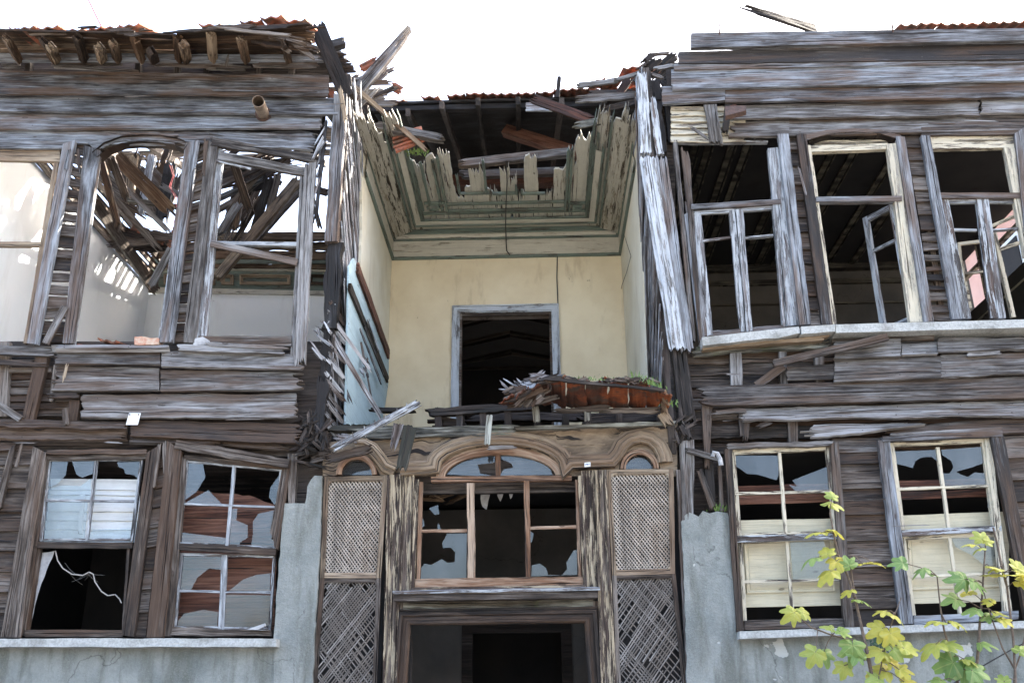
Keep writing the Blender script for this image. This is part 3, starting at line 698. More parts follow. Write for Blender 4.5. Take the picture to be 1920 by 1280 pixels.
# ================================================================ LEFT WING
lw=MB()
hb(lw,-60,99,113,606,103,114,-.03,.0,th=.05,rag=(0,.08),crack=2,wob=.004)
part('fascia_board',lw,'blue','narrow silvery fascia under the left eave')
lw=MB()
hb(lw,-60,132,177,617,141,181,-.06,.05,th=.03,rag=(0,.02),crack=3,wob=.005,cup=-.01)
hb(lw,390,168,170,600,170,172,-.095,.0,th=.012,rag=(.1,.1))
hb(lw,-60,178,209,634,184,216,-.03,.06,th=.025,rag=(0,.01),crack=3,sag=.0)
hb(lw,-60,209,244,604,216,241,-.02,.06,th=.025,rag=(0,.05),crack=3,wob=.006)
hb(lw,-60,243,266,330,247,272,-.01,.02,th=.025,rag=(0,.05),crack=2)
hb(lw,205,246,262,600,247,279,-.015,.03,th=.022,rag=(.3,.15),crack=3,wob=.012,bite=.03)
hb(lw,390,250,268,592,258,285,-.03,.06,th=.02,rag=(.3,.12),crack=2,wob=.01,twist=.04)
part('cladding',lw,'blue','wide silvery boards above the left upstairs windows')
lw=MB()
for a in ((0,118,128,45,121,129),(95,117,122,232,117,124),(98,122,127,262,131,137),(288,114,124,420,116,128),(380,118,131,470,120,133),(470,117,126,600,116,127)):
    hb(lw,*a,Y=R.uniform(-.02,.04),lap=.02,th=.015,rag=(.15,.25),wob=.01,crack=1)
part('cladding',lw,'grey','broken slats in the gap below the left eave')
lw=MB()
for x in (50,257,330,385,483,545): bar(lw,(x+2,112),(x,140),10,.03,.08)
hb(lw,-60,105,142,620,108,145,.14,0,th=.03)
part('stud',lw,'dark')
# eave: decking seen from below, rafter ends, tiles on top
ev=MB(); zE=8.56
def eq(xa,ya,xb,yb,Y): return P(xa,ya,Y),P(xb,yb,Y)
for k in range(4):
    t0,t1=k/4,(k+1)/4-.012
    def row(t,px,yo,yi):
        Y=-.62*(1-t)+.05*t; return P(px,yo*(1-t)+yi*t,Y)
    sheet(ev,row(t0,-60,55,103),row(t0,330,66,104),row(t1,330,66,104),row(t1,-60,55,103),th=.02,nd=(0,0,1),wob=.012,crack=2,bite=.02 if k==0 else 0)
    sheet(ev,row(t0,331,64,104),row(t0,590,45 ,105),row(t1,590,45,105),row(t1,331,64,104),th=.02,nd=(0,0,1),wob=.012,crack=2,rag=(0,.12))
part('eave_decking',ev,'raw','brown decking of the left eave seen from below')
ev=MB()
for x,yt,dx in ((6,60,26),(76,62,22),(140,57,14),(207,68,10),(246,57,16),(280,84,6),(328,57,4),(340,70,6),(390,52,5),(448,60,10),(530,68,8),(182,76,6),(90,75,12)):
    A=P(x,yt,-.66);B=P(x+dx,103,-.02); beam(ev,A+V((0,0,-.03)),B+V((0,0,-.04)),.09*R.uniform(.7,1.1),.08,rag=(.10,0),wob=.006)
part('rafter',ev,'raw','rafter ends poking from the left eave')
ev=MB()
hb(ev,300,58,62,560,44,52,-.66,0,th=.02,rag=(.2,.2),wob=.01)
hb(ev,385,47,52,550,64,69,-.7,0,th=.02,rag=(.3,.2),wob=.008)
hb(ev,470,72,80,590,88,98,-.5,.05,th=.02,rag=(.2,.25),wob=.02,bite=.05)
hb(ev,500,58,70,575,70,88,-.55,.05,th=.02,rag=(.2,.25),wob=.02,bite=.05)
splinters(ev,560,84,-.4,16,.35,.05,28,14,ang=-.5,sp=.4)
for i in range(13):
    x=R.uniform(-10,560); y=58-14*max(0,(x-300))/300+R.uniform(-6,8); l=R.uniform(30,110)
    bar(ev,(x,y),(x+l,y-l*R.uniform(-.03,.08)),R.uniform(3,9),-.62+R.uniform(-.06,.1),.02,rag=(.12,.15),wob=.01,bite=.02)
part('roof_board',ev,'brown')
tm=MB()
tiles(tm,P(70,56,-.6),P(115,55,-.6),1,jit=.05); tiles(tm,P(10,56,-.6),P(60,58,-.6),1,jit=.1,skip=.3); tiles(tm,P(-40,60,-.5),P(380,58,-.5),1,jit=.09,skip=.45)
tiles(tm,P(372,50,-.55),P(585,42,-.5),2,jit=.05,skip=.12)
part('roof_tiles',tm,'tile','a few red clay tiles left on the left eave')
for q in ((568,48,.3),(577,52,.2),(586,60,-.1)):
    pass
ev=MB(); y=.25  # boarding out of view, added to shade the left room and dapple its wall
while y<5.0:
    w_=R.uniform(.14,.2); z=8.85+.33*y; xx=XL-1.5
    while xx<xl-.3:
        l=R.uniform(.7,2.2); pgap=.16 if y<1.2 else .36
        if R.random()>pgap: sheet(ev,V((xx,y,z)),V((min(xl-.2,xx+l),y,z)),V((min(xl-.2,xx+l),y+w_-R.uniform(.0,.03),z+.33*w_)),V((xx,y+w_-.01,z+.33*w_)),th=.02,nd=(0,0,1),rag=(.1,.15),wob=.01)
        xx+=l
    y+=w_
part('roof_board',ev,'brown','gappy roof boarding added out of view over the left room to shade it')
ev=MB(); xx=XL-.8
while xx<xl-.4: beam(ev,V((xx,.1,8.78)),V((xx+.05,5.1,8.78+.33*5.0)),.08,.1); xx+=.8
part('rafter',ev,'brown')
# corner posts at the left side of the bay
cp=MB(); bar(cp,(638,176),(620,452),24,-.05,.10,wob=.006,crack=2); part('corner_post',cp,'blue','sawn grey corner post left of the middle bay')
cp=MB(); bar(cp,(626,455),(620,615),28,.0,.12,wob=.015,bite=.04,crack=3,w2=32); part('corner_post',cp,'char','rotten black corner post left of the middle bay')
cp=MB(); bar(cp,(616,612),(600,800),24,.02,.12,wob=.03,bite=.06,crack=2); bar(cp,(604,700),(598,815),18,-.03,.08,wob=.02,rag=(.1,.1)); bar(cp,(612,216),(590,420),6,-.02,.03,rag=(.1,.1)); bar(cp,(601,200),(585,300),10,.03,.03,rag=(.1,.1))
part('corner_post',cp,'char')
# ---- left upper windows
def quadboard(mb,*pts,Y=0.,th=.03,**k): qb(mb,pts,Y,0,th=th,**k)
def vq(mb,a,b,c,d,Y=0.,th=.03,**k):
    """upright board: a,b = top left / right pixels, c,d = bottom left / right pixels"""
    sheet(mb,P(*a,Y),P(*c,Y),P(*d,Y),P(*b,Y),th=th,**k)
def win(name_lab,mat='blue'):
    return name_lab
wA=MB()
hb(wA,-60,263,277,138,265,279,-.045,.0,th=.04); vq(wA,(118,270),(141,262),(50,643),(70,645),-.055,.05,crack=2)
vq(wA,(126,280),(133,278),(118,330),(124,330),-.07,.015,rag=(.02,.1))
W1=part('window',wA,'blue','left edge window upstairs, glassless, pale wall visible inside')
s=MB(); hb(s,-60,278,298,112,280,303,-.01,0,th=.05); bar(s,(-60,457),(77,457),9,-.01,.05); vq(s,(104,285),(112,285),(44,643),(54,643),0.,.05); part('sash',s,'tan',parent=W1)
pr1=MB(); vplanks(pr1,(136,262),(158,268),(123,644),(74,644),17,.01,.03,gap=.25,wob=.006,bite=.01,th=.02,crack=1); 
part('cladding',pr1,'brown','short broken boards between the first and second left upstairs windows')
wB=MB(); vq(wB,(158,272),(188,282),(117,643),(136,643),-.05,.05,crack=2,wob=.004); vq(wB,(347,268),(373,262),(299,641),(324,641),-.05,.05,crack=2)
vq(wB,(366,262),(374,262),(358,322),(364,322),-.065,.02,rag=(.03,.06)); vq(wB,(143,275),(149,280),(146,325),(150,325),-.06,.02,rag=(.05,.08))
W2=part('window',wB,'blue','arched second window upstairs from the left, open to the collapsed roof')
s=MB(); vq(s,(176,282),(187,284),(128,643),(138,643),-.03,.06); vq(s,(344,292),(349,292),(296,641),(301,641),-.02,.05); part('jamb_edge',s,'white',parent=W2)
ar=MB()
def arcpts(cx,cy,rx,ry,a0,a1,n,Y): return [P(cx+rx*math.cos(math.radians(a0+(a1-a0)*i/n)),cy-ry*math.sin(math.radians(a0+(a1-a0)*i/n)),Y) for i in range(n+1)]
def archboard(mb,cx,cy,rx,ry,a0,a1,ytop,Y,th,n=16):
    """board whose lower edge is an arc and upper edge straight"""
    low=[(cx+rx*math.cos(math.radians(a0+(a1-a0)*i/n)),cy-ry*math.sin(math.radians(a0+(a1-a0)*i/n))) for i in range(n+1)]
    slab(mb,[(low[0][0],ytop)]+[(x,ytop) for x,_ in low[1:]]+low[::-1],Y,th)
archboard(ar,266,294,88,26,180,0,250,.0,.03); part('arch_head',ar,'brown',parent=W2)
ar=MB(); pp=[(180,296),(200,279),(230,268),(265,265),(300,266),(330,271),(350,280)]
for a,b in zip(pp,pp[1:]): pass
mould(ar,[P(x,y-3,-.03) for x,y in pp],[(-.05,.03),(-.05,-.10),(.04,-.10),(.04,.03)]); part('arch_soffit',ar,'brown',parent=W2)
ar=MB(); slab(ar,[(165,268),(205,258),(255,252),(300,252),(345,262),(352,272),(320,265),(265,260),(215,266),(180,282)],-.03,.02,jag=.006,step=.03); hb(ar,210,247,251,345,252,257,-.045,0,th=.015,rag=(.2,.2)); part('arch_casing',ar,'blue',parent=W2)
pr1=MB(); vplanks(pr1,(373,266),(388,258),(347,641),(322,641),20,.01,.03,gap=.2,wob=.006,th=.02,crack=1)
part('cladding',pr1,'brown','short boards between the second and third left upstairs windows')
wC=MB(); vq(wC,(388,262),(408,270),(343,641),(366,643),-.05,.05,crack=2); vq(wC,(571,308),(592,300),(550,690),(571,690),-.05,.06,crack=3,rag=(0,.12)); vq(wC,(563,320),(575,315),(543,690),(553,690),-.01,.05,crack=1)
vq(wC,(383,256),(390,262),(378,330),(383,330),-.06,.02,rag=(.04,.04))
bar(wC,(396,264),(595,297),16,-.06,.05,crack=2,wob=.008,rag=(.02,.05)); bar(wC,(410,291),(574,322),17,-.03,.05,crack=2,wob=.006)
W3=part('window',wC,'grey','third window upstairs from the left with sagging head and bare stiles')
s=MB(); vq(s,(408,272),(418,282),(366,641),(385,641),-.02,.06,crack=1); bar(s,(396,455),(556,457),8,-.01,.05); bar(s,(405,301),(470,316),4,-.05,.02); part('jamb_edge',s,'white',parent=W3)
s=MB(); hb(s,372,630,645,546,629,648,-.03,.0,th=.10,crack=1); hb(s,383,640,648,548,650,655,-.06,0,th=.03,rag=(.1,.1)); part('bottom_rail',s,'grey',parent=W3)
# ---- boards under left upper windows
lw=MB()
hb(lw,-60,648,662,108,648,668,-.03,.02,th=.03,rag=(0,.2),crack=2); hb(lw,95,646,654,318,646,653,-.05,.06,th=.05,rag=(.1,.05),wob=.006)
hb(lw,100,655,683,301,657,684,-.03,.06,th=.025,crack=2,wob=.004,rag=(.06,.01)); hb(lw,330,645,657,543,653,663,-.055,.02,th=.03,rag=(.05,.1),wob=.006)
hb(lw,302,658,688,570,664,694,-.03,.06,th=.025,crack=3,rag=(.01,.12)); hb(lw,95,684,733,299,690,733,-.03,.06,th=.025,crack=3,rag=(.1,.01))
hb(lw,300,693,734,572,698,732,-.03,.06,th=.025,crack=4,rag=(.01,.14),wob=.005); hb(lw,150,738,784,560,737,785,-.03,.06,th=.028,crack=4,rag=(.04,.06),wob=.004,bite=.012)
hb(lw,243,786,818,570,794,834,-.03,.06,th=.028,crack=5,rag=(.02,.10),wob=.006,bite=.01); hb(lw,241,818,830,420,822,832,-.02,.06,th=.02,rag=(.05,.3))
hb(lw,400,822,834,545,834,844,-.0,.03,th=.02,rag=(.3,.3))
part('cladding',lw,'grey','grey brown lapped boards below the left upstairs windows')
lw=MB()
hb(lw,-60,784,800,240,790,806,-.05,.05,th=.03,rag=(0,.05),crack=4,wob=.012,bite=.03); hb(lw,-60,800,824,238,806,826,-.04,.06,th=.03,rag=(0,.12),crack=4,wob=.014,bite=.04,cup=-.02)
hb(lw,-60,672,680,100,676,688,-.02,.02,th=.02,rag=(0,.25)); hb(lw,75,737,746,150,734,744,-.045,.02,th=.02,rag=(.2,.05),wob=.008)
hb(lw,-60,690,698,96,688,696,.05,.02,th=.02,crack=1);
for k in range(6): hb(lw,-60,700+k*14,711+k*14,150,697+k*14,709+k*14,.10,.02,th=.015,rag=(0,.1),wob=.008)
part('cladding',lw,'brown','rotten curled boards at the lower left edge of the upper storey')
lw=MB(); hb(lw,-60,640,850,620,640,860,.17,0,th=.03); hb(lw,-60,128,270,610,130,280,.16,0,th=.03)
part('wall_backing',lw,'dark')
st=MB(); vq(st,(66,668),(90,668),(40,788),(62,788),-.01,.06,crack=2); vq(st,(130,750),(150,750),(126,788),(144,788),.0,.05); vq(st,(100,684),(108,684),(92,752),(100,752),.0,.05)
vq(st,(0,640),(18,640),(-8,780),(12,780),.04,.06)
part('stud',st,'brown')
# ---- lower left windows
def frame4(mb,q,w,Y,th,**k):
    TL,TR,BR,BL=map(V,[(*p,) for p in q]); l,t,r,b=w
    def off(a,bb,d): return a+(bb-a).normalized()*d
    vq(mb,tuple(TL),tuple(off(TL,TR,l)),tuple(BL),tuple(off(BL,BR,l)),Y,th,**k)
    vq(mb,tuple(off(TR,TL,r)),tuple(TR),tuple(off(BR,BL,r)),tuple(BR),Y,th,**k)
    a,c=off(TL,TR,l),off(TR,TL,r); qb(mb,(a,c,off(c,BR,t),off(a,BL,t)),Y+.003,0,th=th,**k)
    a,c=off(BL,BR,l),off(BR,BL,r); qb(mb,(off(a,TL,b),off(c,TR,b),c,a),Y+.003,0,th=th,**k)
sl_=MB(); hb(sl_,-80,1196,1212,518,1196,1212,-.14,0,th=.30,wob=.004,n=40); part('sill',sl_,'terrazzo','long pale stone sill under the left ground floor windows')
st=MB(); slab(st,[(-60,1211),(516,1211),(582,1290),(582,1350),(-60,1350)],.0,.2); 
slab(st,[(534,943),(572,943),(576,912),(590,891),(604,892),(602,960),(596,1090),(590,1180),(582,1350),(514,1350),(514,1180),(520,1100),(527,1000)],-.02,.2,jag=.008,step=.04)
part('stucco_wall',st,'stucco','grey roughcast wall and broken pier left of the entrance')
cw=MB()
vq(cw,(62,836),(86,848),(1,1194),(31,1194),-.06,.05,crack=3); vq(cw,(55,1005),(62,1005),(26,1194),(38,1194),-.075,.02,rag=(.05,0),wob=.004)
vq(cw,(275,848),(296,836),(228,1190),(251,1193),-.06,.05,crack=3); hb(cw,86,842,850,276,842,850,-.06,0,th=.05,rag=(.02,.02),wob=.006)
hb(cw,84,853,861,280,852,860,-.03,0,th=.05); vq(cw,(83,860),(92,860),(30,1190),(46,1190),-.02,.06); vq(cw,(38,830),(43,826),(26,878),(31,878),-.06,.02,rag=(.03,.03))
vq(cw,(296,832),(302,828),(286,916),(291,916),-.06,.02,rag=(.03,.03))
W4=part('window',cw,'brown','ground floor window near the left edge, lower sash gone, white boards behind')
s=MB(); frame4(s,((90,859),(268,858),(248,1014),(74,1014)),(5,5,5,5),0,.035); bar(s,(181,863),(162,1014),5,0,.03); bar(s,(81,937),(258,939),4,0,.03)
part('sash',s,'white',parent=W4)
s=MB(); hb(s,65,1015,1027,248,1016,1027,-.02,0,th=.05,wob=.004); hb(s,46,1180,1193,230,1180,1193,-.03,0,th=.06,crack=1); vq(s,(70,1027),(76,1027),(46,1180),(52,1180),.0,.05); vq(s,(238,1027),(243,1027),(228,1180),(233,1180),.0,.05); part('rail',s,'brown',parent=W4)
def shard(mb,Y,*pts,fn=None): slab(mb,[(x+R.uniform(-1.5,1.5),y+R.uniform(-1.5,1.5)) for x,y in pts],Y,.003)
s=MB(); shard(s,.012,*z7(258,125,352,125,340,190,300,245,250,265)); shard(s,.012,*z7(372,125,492,125,480,190,425,210,400,195)); shard(s,.012,*z7(612,128,738,128,722,215,700,195,655,192,648,160,618,152))
shard(s,.012,*z7(232,340,455,335,440,540,212,540)); shard(s,.012,*z7(255,265,330,250,420,255,478,210,472,320,232,325)); shard(s,.012,*z7(480,480,700,470,690,540,452,540))
part('pane',s,'glass','cracked panes of the upper sash',parent=W4)
s=MB()
for a in ((95,898,918,262,898,918),(92,918,926,262,919,928),(90,927,958,262,928,958),(88,958,975,260,960,975),(86,976,992,258,976,993),(80,993,1016,255,993,1016)): hb(s,*a,Y=.16,lap=.02,th=.02,wob=.004)
vq(s,(150,927),(158,927),(146,1000),(154,1000),.14,.02)
part('shutter',s,'whitep','white painted boards behind the upper sash')
pr1=MB(); vplanks(pr1,(296,838),(314,832),(273,1193),(252,1193),9,.0,.03,gap=.04,wob=.004,th=.02,crack=1); vplanks(pr1,(-30,835),(62,835),(8,1194),(-60,1194),9,.0,.03,gap=.04,wob=.004,th=.02,crack=1)
hb(pr1,-40,828,846,30,830,842,-.03,.03,th=.02,rag=(0,.05)); vq(pr1,(18,842),(28,832),(-14,960),(2,950),-.05,.04,crack=1)
part('cladding',pr1,'brown','dark brown boards around the left ground floor windows')
cw=MB()
vq(cw,(314,826),(340,844),(274,1194),(305,1194),-.06,.05,crack=3); bar(cw,(328,833),(541,868),18,-.08,.05,crack=3,wob=.01,bite=.01); vq(cw,(531,866),(545,860),(505,1000),(520,1040),-.03,.05,crack=2,rag=(0,.05))
vq(cw,(338,855),(349,858),(308,1192),(322,1192),-.02,.06); bar(cw,(345,856),(530,876),8,-.02,.05); vq(cw,(540,850),(558,850),(540,945),(552,945),.0,.08,wob=.008)
vq(cw,(304,830),(312,823),(306,890),(312,885),-.055,.03,rag=(.04,.02))
W5=part('window',cw,'brown','ground floor window left of the stucco pier with rust-brown boards behind')
s=MB(); frame4(s,((347,861),(530,878),(517,1030),(330,1020)),(6,5,5,5),0,.035); bar(s,(439,871),(425,1023),6,0,.03); bar(s,(345,944),(520,950),4,0,.03)
frame4(s,((336,1036),(516,1040),(507,1180),(322,1178)),(7,5,4,5),.03,.035); bar(s,(421,1040),(414,1180),10,.03,.03); bar(s,(332,1107),(511,1110),4,.03,.03)
part('sash',s,'white',parent=W5)
s=MB(); bar(s,(326,1023),(517,1034),12,-.02,.05,crack=1); hb(s,318,1176,1192,508,1181,1192,-.02,0,th=.06,crack=2,wob=.006); part('rail',s,'brown',parent=W5)
s=MB(); shard(s,.012,*z7(980,128,1055,140,1068,210,1030,280,975,318,960,330)); shard(s,.012,*z7(975,332,1090,272,1160,346,1190,350,975,345)); shard(s,.012,*z7(1455,190,1410,260,1405,310,1430,350,1445,350))
shard(s,.012,*z7(1205,368,1240,372,1235,430,1290,455,1288,520,1255,550,1250,560,1190,560)); shard(s,.012,*z7(1345,395,1445,375,1430,575,1310,560,1322,500,1318,440)); shard(s,.012,*z7(945,490,1185,520,1178,560,940,545))
shard(s,.045,*z7(945,620,1155,612,1150,690,1090,685,1030,730,990,800,940,800)); shard(s,.045,*z7(1195,798,1270,740,1340,715,1415,708,1412,800)); shard(s,.045,*z7(925,960,960,920,1060,895,1140,910,1135,1000,920,995)); shard(s,.045,*z7(1175,820,1410,820,1405,1000,1165,1000))
part('pane',s,'glass','smashed dusty panes',parent=W5)
s=MB(); slab(s,z7(960,300,1000,278,1100,285,1300,300,1430,350,1440,700,1430,1000,900,1000,930,560),.22,.02,jag=.01); part('inner_board',s,'red','rust-brown board leaning inside the window')
# ================================================================ ENTRANCE BAY
def arc(cx,cy,rx,ry,a0,a1,n=14): return [(cx+rx*math.cos(math.radians(a0+(a1-a0)*i/n)),cy-ry*math.sin(math.radians(a0+(a1-a0)*i/n))) for i in range(n+1)]
YE=.06
def poly_ring(mb,outer,inner,Y,th):
    """flat board between two outlines with equally many points"""
    vs=[P(*q,Y) for q in outer]+[P(*q,Y) for q in inner]; n=len(outer); vs+= [v+V((0,th,0)) for v in vs]
    fs=[]
    for i in range(n-1):
        fs+=[(i,i+1,n+i+1,n+i),(3*n+i,3*n+i+1,2*n+i+1,2*n+i),(i+1,i,2*n+i,2*n+i+1),(n+i,n+i+1,3*n+i+1,3*n+i)]
    fs+=[(0,n,3*n,2*n),(n-1,3*n-1,4*n-1,2*n-1)]
    c=R.random()*500; L=0; wc=[]
    for k in range(4):
        L=0
        for i in range(n):
            j=(k%2)*n+i
            if i: L+=(vs[j]-vs[j-1]).length
            wc.append((L,(.08 if k%2 else 0)+.02*(k//2),c))
    mb.add(vs,fs,wc)
# fascia board surface above the mouldings (openings follow the arches)
top=[(600,830),(640,826),(700,826),(790,820),(900,812),(1000,803),(1100,798),(1200,795),(1270,793)]
def ytop(x):
    for a,b in zip(top,top[1:]):
        if a[0]<=x<=b[0]: return a[1]+(b[1]-a[1])*(x-a[0])/(b[0]-a[0])
    return top[-1][1]
xs=sorted(set([605,632,726,790,1090,1160,1237,1270]+list(range(610,1268,8))))
def ylow(x):
    y=892
    if 828<=x<=1052: y=min(y,892-48*math.sqrt(max(0,1-((x-938)/112)**2)))
    if 632<=x<=708: y=min(y,890-38*math.sqrt(max(0,1-((x-670)/38)**2)))
    if 1161<=x<=1238: y=min(y,879-38*math.sqrt(max(0,1-((x-1199)/38.5)**2)))
    return y
fb=MB(); xs2=[x for x in xs]
poly_ring(fb,[(x,ytop(x)) for x in xs2],[(x,ylow(x)) for x in xs2],YE,.03)
for k,(a,b,c_,d) in enumerate(((1048,836,1135,832),(1040,860,1110,858))): hb(fb,a,b,b+1.2,c_,d,d+1.2,YE-.006,0,th=.006)
part('fascia_board',fb,'tan','tan boarded face above the entrance arches')
hood_c=[(742,892)]+[(790,886),(806,885)]+arc(938,898,118,76,172,8,22)[1:-1]+[(1068,872),(1140,868)]
prof_h=[(-.075,.0),(-.075,.05),(-.055,.07),(-.02,.075),(.0,.10),(.03,.105),(.05,.085),(.075,.085),(.085,.06),(.085,.0)]
hm=MB()
def sw(mb,pts,prof,Y=YE,step=.05): mould(mb,sub([P(*q,Y) for q in pts],step),prof)
path=[(752,880),(800,878),(812,876)]+[(812+ (938-812)*(1-math.cos(t*math.pi/2/8)), 874-52*math.sin(t*math.pi/2/8)) for t in range(1,9)]+[(938+(1062-938)*math.sin(t*math.pi/2/8),822+52*(1-math.cos(t*math.pi/2/8))) for t in range(1,9)]+[(1068,868),(1145,864)]
path+=[(1156,850),(1164,835),(1180,823),(1200,818),(1220,823),(1236,836),(1245,855),(1247,868)]
pf=[(-.07,.0),(-.07,.045),(-.045,.06),(-.01,.055),(.005,.085),(.03,.085),(.05,.065),(.065,.07),(.075,.05),(.075,.0)]
sw(hm,path,pf)
sw(hm,[(742,884),(725,876),(712,858),(700,843),(685,835),(668,834)],[(o*.8,h) for o,h in pf])
# pointed keyed crown of the main arch
part('hood_moulding',hm,'tan','curved tan hood moulding over the entrance arches')
# arched transom windows
def halfround(cx,cy,r,lab,glass=True):
    mb=MB(); out=[P(*q,YE-.01) for q in arc(cx,cy,r,r,0,180,16)]
    mould(mb,out,[(-.05,.0),(-.05,.03),(-.03,.04),(-.0,.035),(.0,-.05),(-.05,-.05)][::1])
    o=part('fanlight',mb,'frame',lab)
    g_=MB(); slab(g_,arc(cx,cy,r-1,r-1,0,180,16),YE+.03,.003); part('pane',g_,'glass',parent=o)
    return o
halfround(669.5,890,38,'small half-round light above the left lattice')
halfround(1199,879,36,'small half-round light above the right lattice')
fl=MB()
big=arc(938,893,113,50,180,0,24); poly_ring(fl,arc(938,893,120,56,180,0,24),arc(938,893,104,42,180,0,24),YE-.01,.06)
bar(fl,(934,850),(934,893),9,YE,.04)
hb(fl,808,893,903,1072,889,900,YE-.012,0,th=.06,wob=.002,crack=1)
FLT=part('fanlight',fl,'frame','wide arched light with cracked panes above the entrance window')
g_=MB(); shard(g_,YE+.03,(838,890),(850,875),(870,862),(905,853),(928,851),(928,866),(896,870),(900,888),(928,892)); shard(g_,YE+.03,(938,851),(980,855),(1010,864),(1030,878),(1036,890),(938,892),(945,880),(962,876),(960,868),(942,862))
part('pane',g_,'glass',parent=FLT)
sp_=MB(); hb(sp_,912,836,843,975,834,840,YE-.10,0,th=.02,rag=(.05,.08)); part('splinter',sp_,'grey',parent=FLT)
# columns and window posts
cl=MB()
def pilaster(mb,a,b,c_,d,Y=YE,wood=None):
    """moulded upright between top left/right and bottom left/right"""
    for (u0,u1,dy) in ((0,.16,.02),(.16,.84,.0),(.84,1.,.02)):
        L=lambda p,q,t:(p[0]+(q[0]-p[0])*t,p[1]+(q[1]-p[1])*t)
        vq(mb,L(a,b,u0+.004),L(a,b,u1-.004),L(c_,d,u0+.004),L(c_,d,u1-.004),Y-dy,.05+dy,crack=2,wob=.001)
pilaster(cl,(726,890),(755,888),(716,1330),(742,1330),YE-.05); 
part('post',cl,'tanp','flaking painted post left of the entrance window')
cl=MB(); pilaster(cl,(756,890),(777,889),(749,1107),(771,1107),YE-.035); part('post',cl,'tanp')
cl=MB(); pilaster(cl,(1090,882),(1114,881),(1097,1106),(1122,1106),YE-.035); part('post',cl,'tanp')
cl=MB(); pilaster(cl,(1115,881),(1137,880),(1128,1330),(1158,1330),YE-.05); part('post',cl,'tanp','flaking painted post right of the entrance window')
cl=MB(); vq(cl,(742,1126),(757,1126),(732,1330),(750,1330),YE-.02,.06,crack=2); vq(cl,(1103,1126),(1122,1126),(1112,1330),(1134,1330),YE-.02,.06,crack=2); part('post',cl,'brown')
# entrance window
ew=MB()
vq(ew,(778,898),(786,898),(768,1106),(776,1106),YE-.045,.08); vq(ew,(1084,891),(1090,891),(1094,1104),(1098,1104),YE-.045,.08)
EW=part('window',ew,'tanp','tall three-light window with smashed panes above the entrance door')
s=MB(); vq(s,(786,903),(793,903),(780,1098),(787,1098),YE-.01,.05); vq(s,(1078,899),(1084,899),(1085,1096),(1091,1096),YE-.01,.05)
vq(s,(875,905),(889,905),(876,1083),(891,1083),YE-.015,.05,crack=1); vq(s,(982,901),(992,901),(985,1081),(996,1081),YE-.015,.05,crack=1)
hb(s,778,1084,1101,1094,1080,1096,YE-.02,0,th=.06,crack=1); hb(s,787,992,998,876,991,997,YE,0,th=.03); hb(s,993,986,992,1083,984,990,YE,0,th=.03)
part('sash',s,'frame','orange-brown glazing bars',parent=EW)
s=MB(); hb(s,770,1101,1108,1100,1096,1104,YE-.05,0,th=.08,wob=.004); part('rail',s,'tanp',parent=EW)
s=MB(); shard(s,YE+.02,*z8(685,562,778,562,778,780,555,780,552,740,580,705,615,714,660,688,690,700,722,700,728,650,700,632,668,632,662,610))
shard(s,YE+.02,*z8(1090,765,1090,712,1130,708,1165,730,1168,760,1240,758,1262,730,1258,700,1295,640,1310,640,1312,760)); shard(s,YE+.02,*z8(1087,550,1100,565,1098,600,1086,605)); shard(s,YE+.02,*z8(600,440,640,425,650,470,630,475)); shard(s,YE+.02,*z8(640,515,652,520,656,545,642,546)); shard(s,YE+.02,*z8(556,490,575,495,578,530,556,545))
part('pane',s,'glass','jagged remains of the panes',parent=EW)
# sill, frieze and door head
dm=MB(); hb(dm,738,1110,1126,1121,1104,1120,YE-.16,0,th=.22,crack=1); part('sill',dm,'brown')
dm=MB(); sheet(dm,P(736,1108,YE-.18),P(1125,1101,YE-.18),P(1125,1101,YE+.0)+V((0,0,.01)),P(736,1108,YE)+V((0,0,.01)),th=.022,nd=(0,0,-1),wob=.003); part('sill_board',dm,'white','whitish weathered sill board over the entrance')
dm=MB(); hb(dm,752,1127,1146,1112,1121,1142,YE-.02,0,th=.06,crack=2)
part('frieze',dm,'mossy')
dh=MB(); path=[P(746,1330,YE),P(757,1157,YE),P(1110,1152,YE),P(1122,1330,YE)]
pp_=[(-.075,.0),(-.075,.07),(-.06,.085),(-.04,.085),(-.03,.06),(0,.055),(.01,.07),(.04,.065),(.05,.04),(.07,.035),(.07,.0)]
mould(dh,sub(path,.1),[(-o,h) for o,h in pp_][::-1]); part('door_frame',dh,'brown','moulded dark door frame of the entrance')
dj=MB(); vq(dj,(763,1195),(772,1190),(760,1330),(769,1330),YE-.03,.10,crack=1); 
part('door_lining',dj,'dark')
# hall seen through the door
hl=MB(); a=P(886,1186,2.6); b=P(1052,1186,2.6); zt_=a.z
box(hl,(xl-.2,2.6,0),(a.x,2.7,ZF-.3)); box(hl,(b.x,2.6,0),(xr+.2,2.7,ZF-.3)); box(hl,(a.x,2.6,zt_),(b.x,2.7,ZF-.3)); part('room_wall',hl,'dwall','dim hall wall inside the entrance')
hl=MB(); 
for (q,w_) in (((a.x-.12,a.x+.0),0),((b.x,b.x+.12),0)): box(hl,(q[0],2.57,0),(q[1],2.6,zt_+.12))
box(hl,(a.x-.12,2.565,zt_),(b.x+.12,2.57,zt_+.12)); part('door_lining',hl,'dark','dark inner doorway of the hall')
hl=MB(); box(hl,(xl-.2,.2,ZF-.62),(xr+.2,.26,ZF-.3)); part('lintel',hl,'dark')
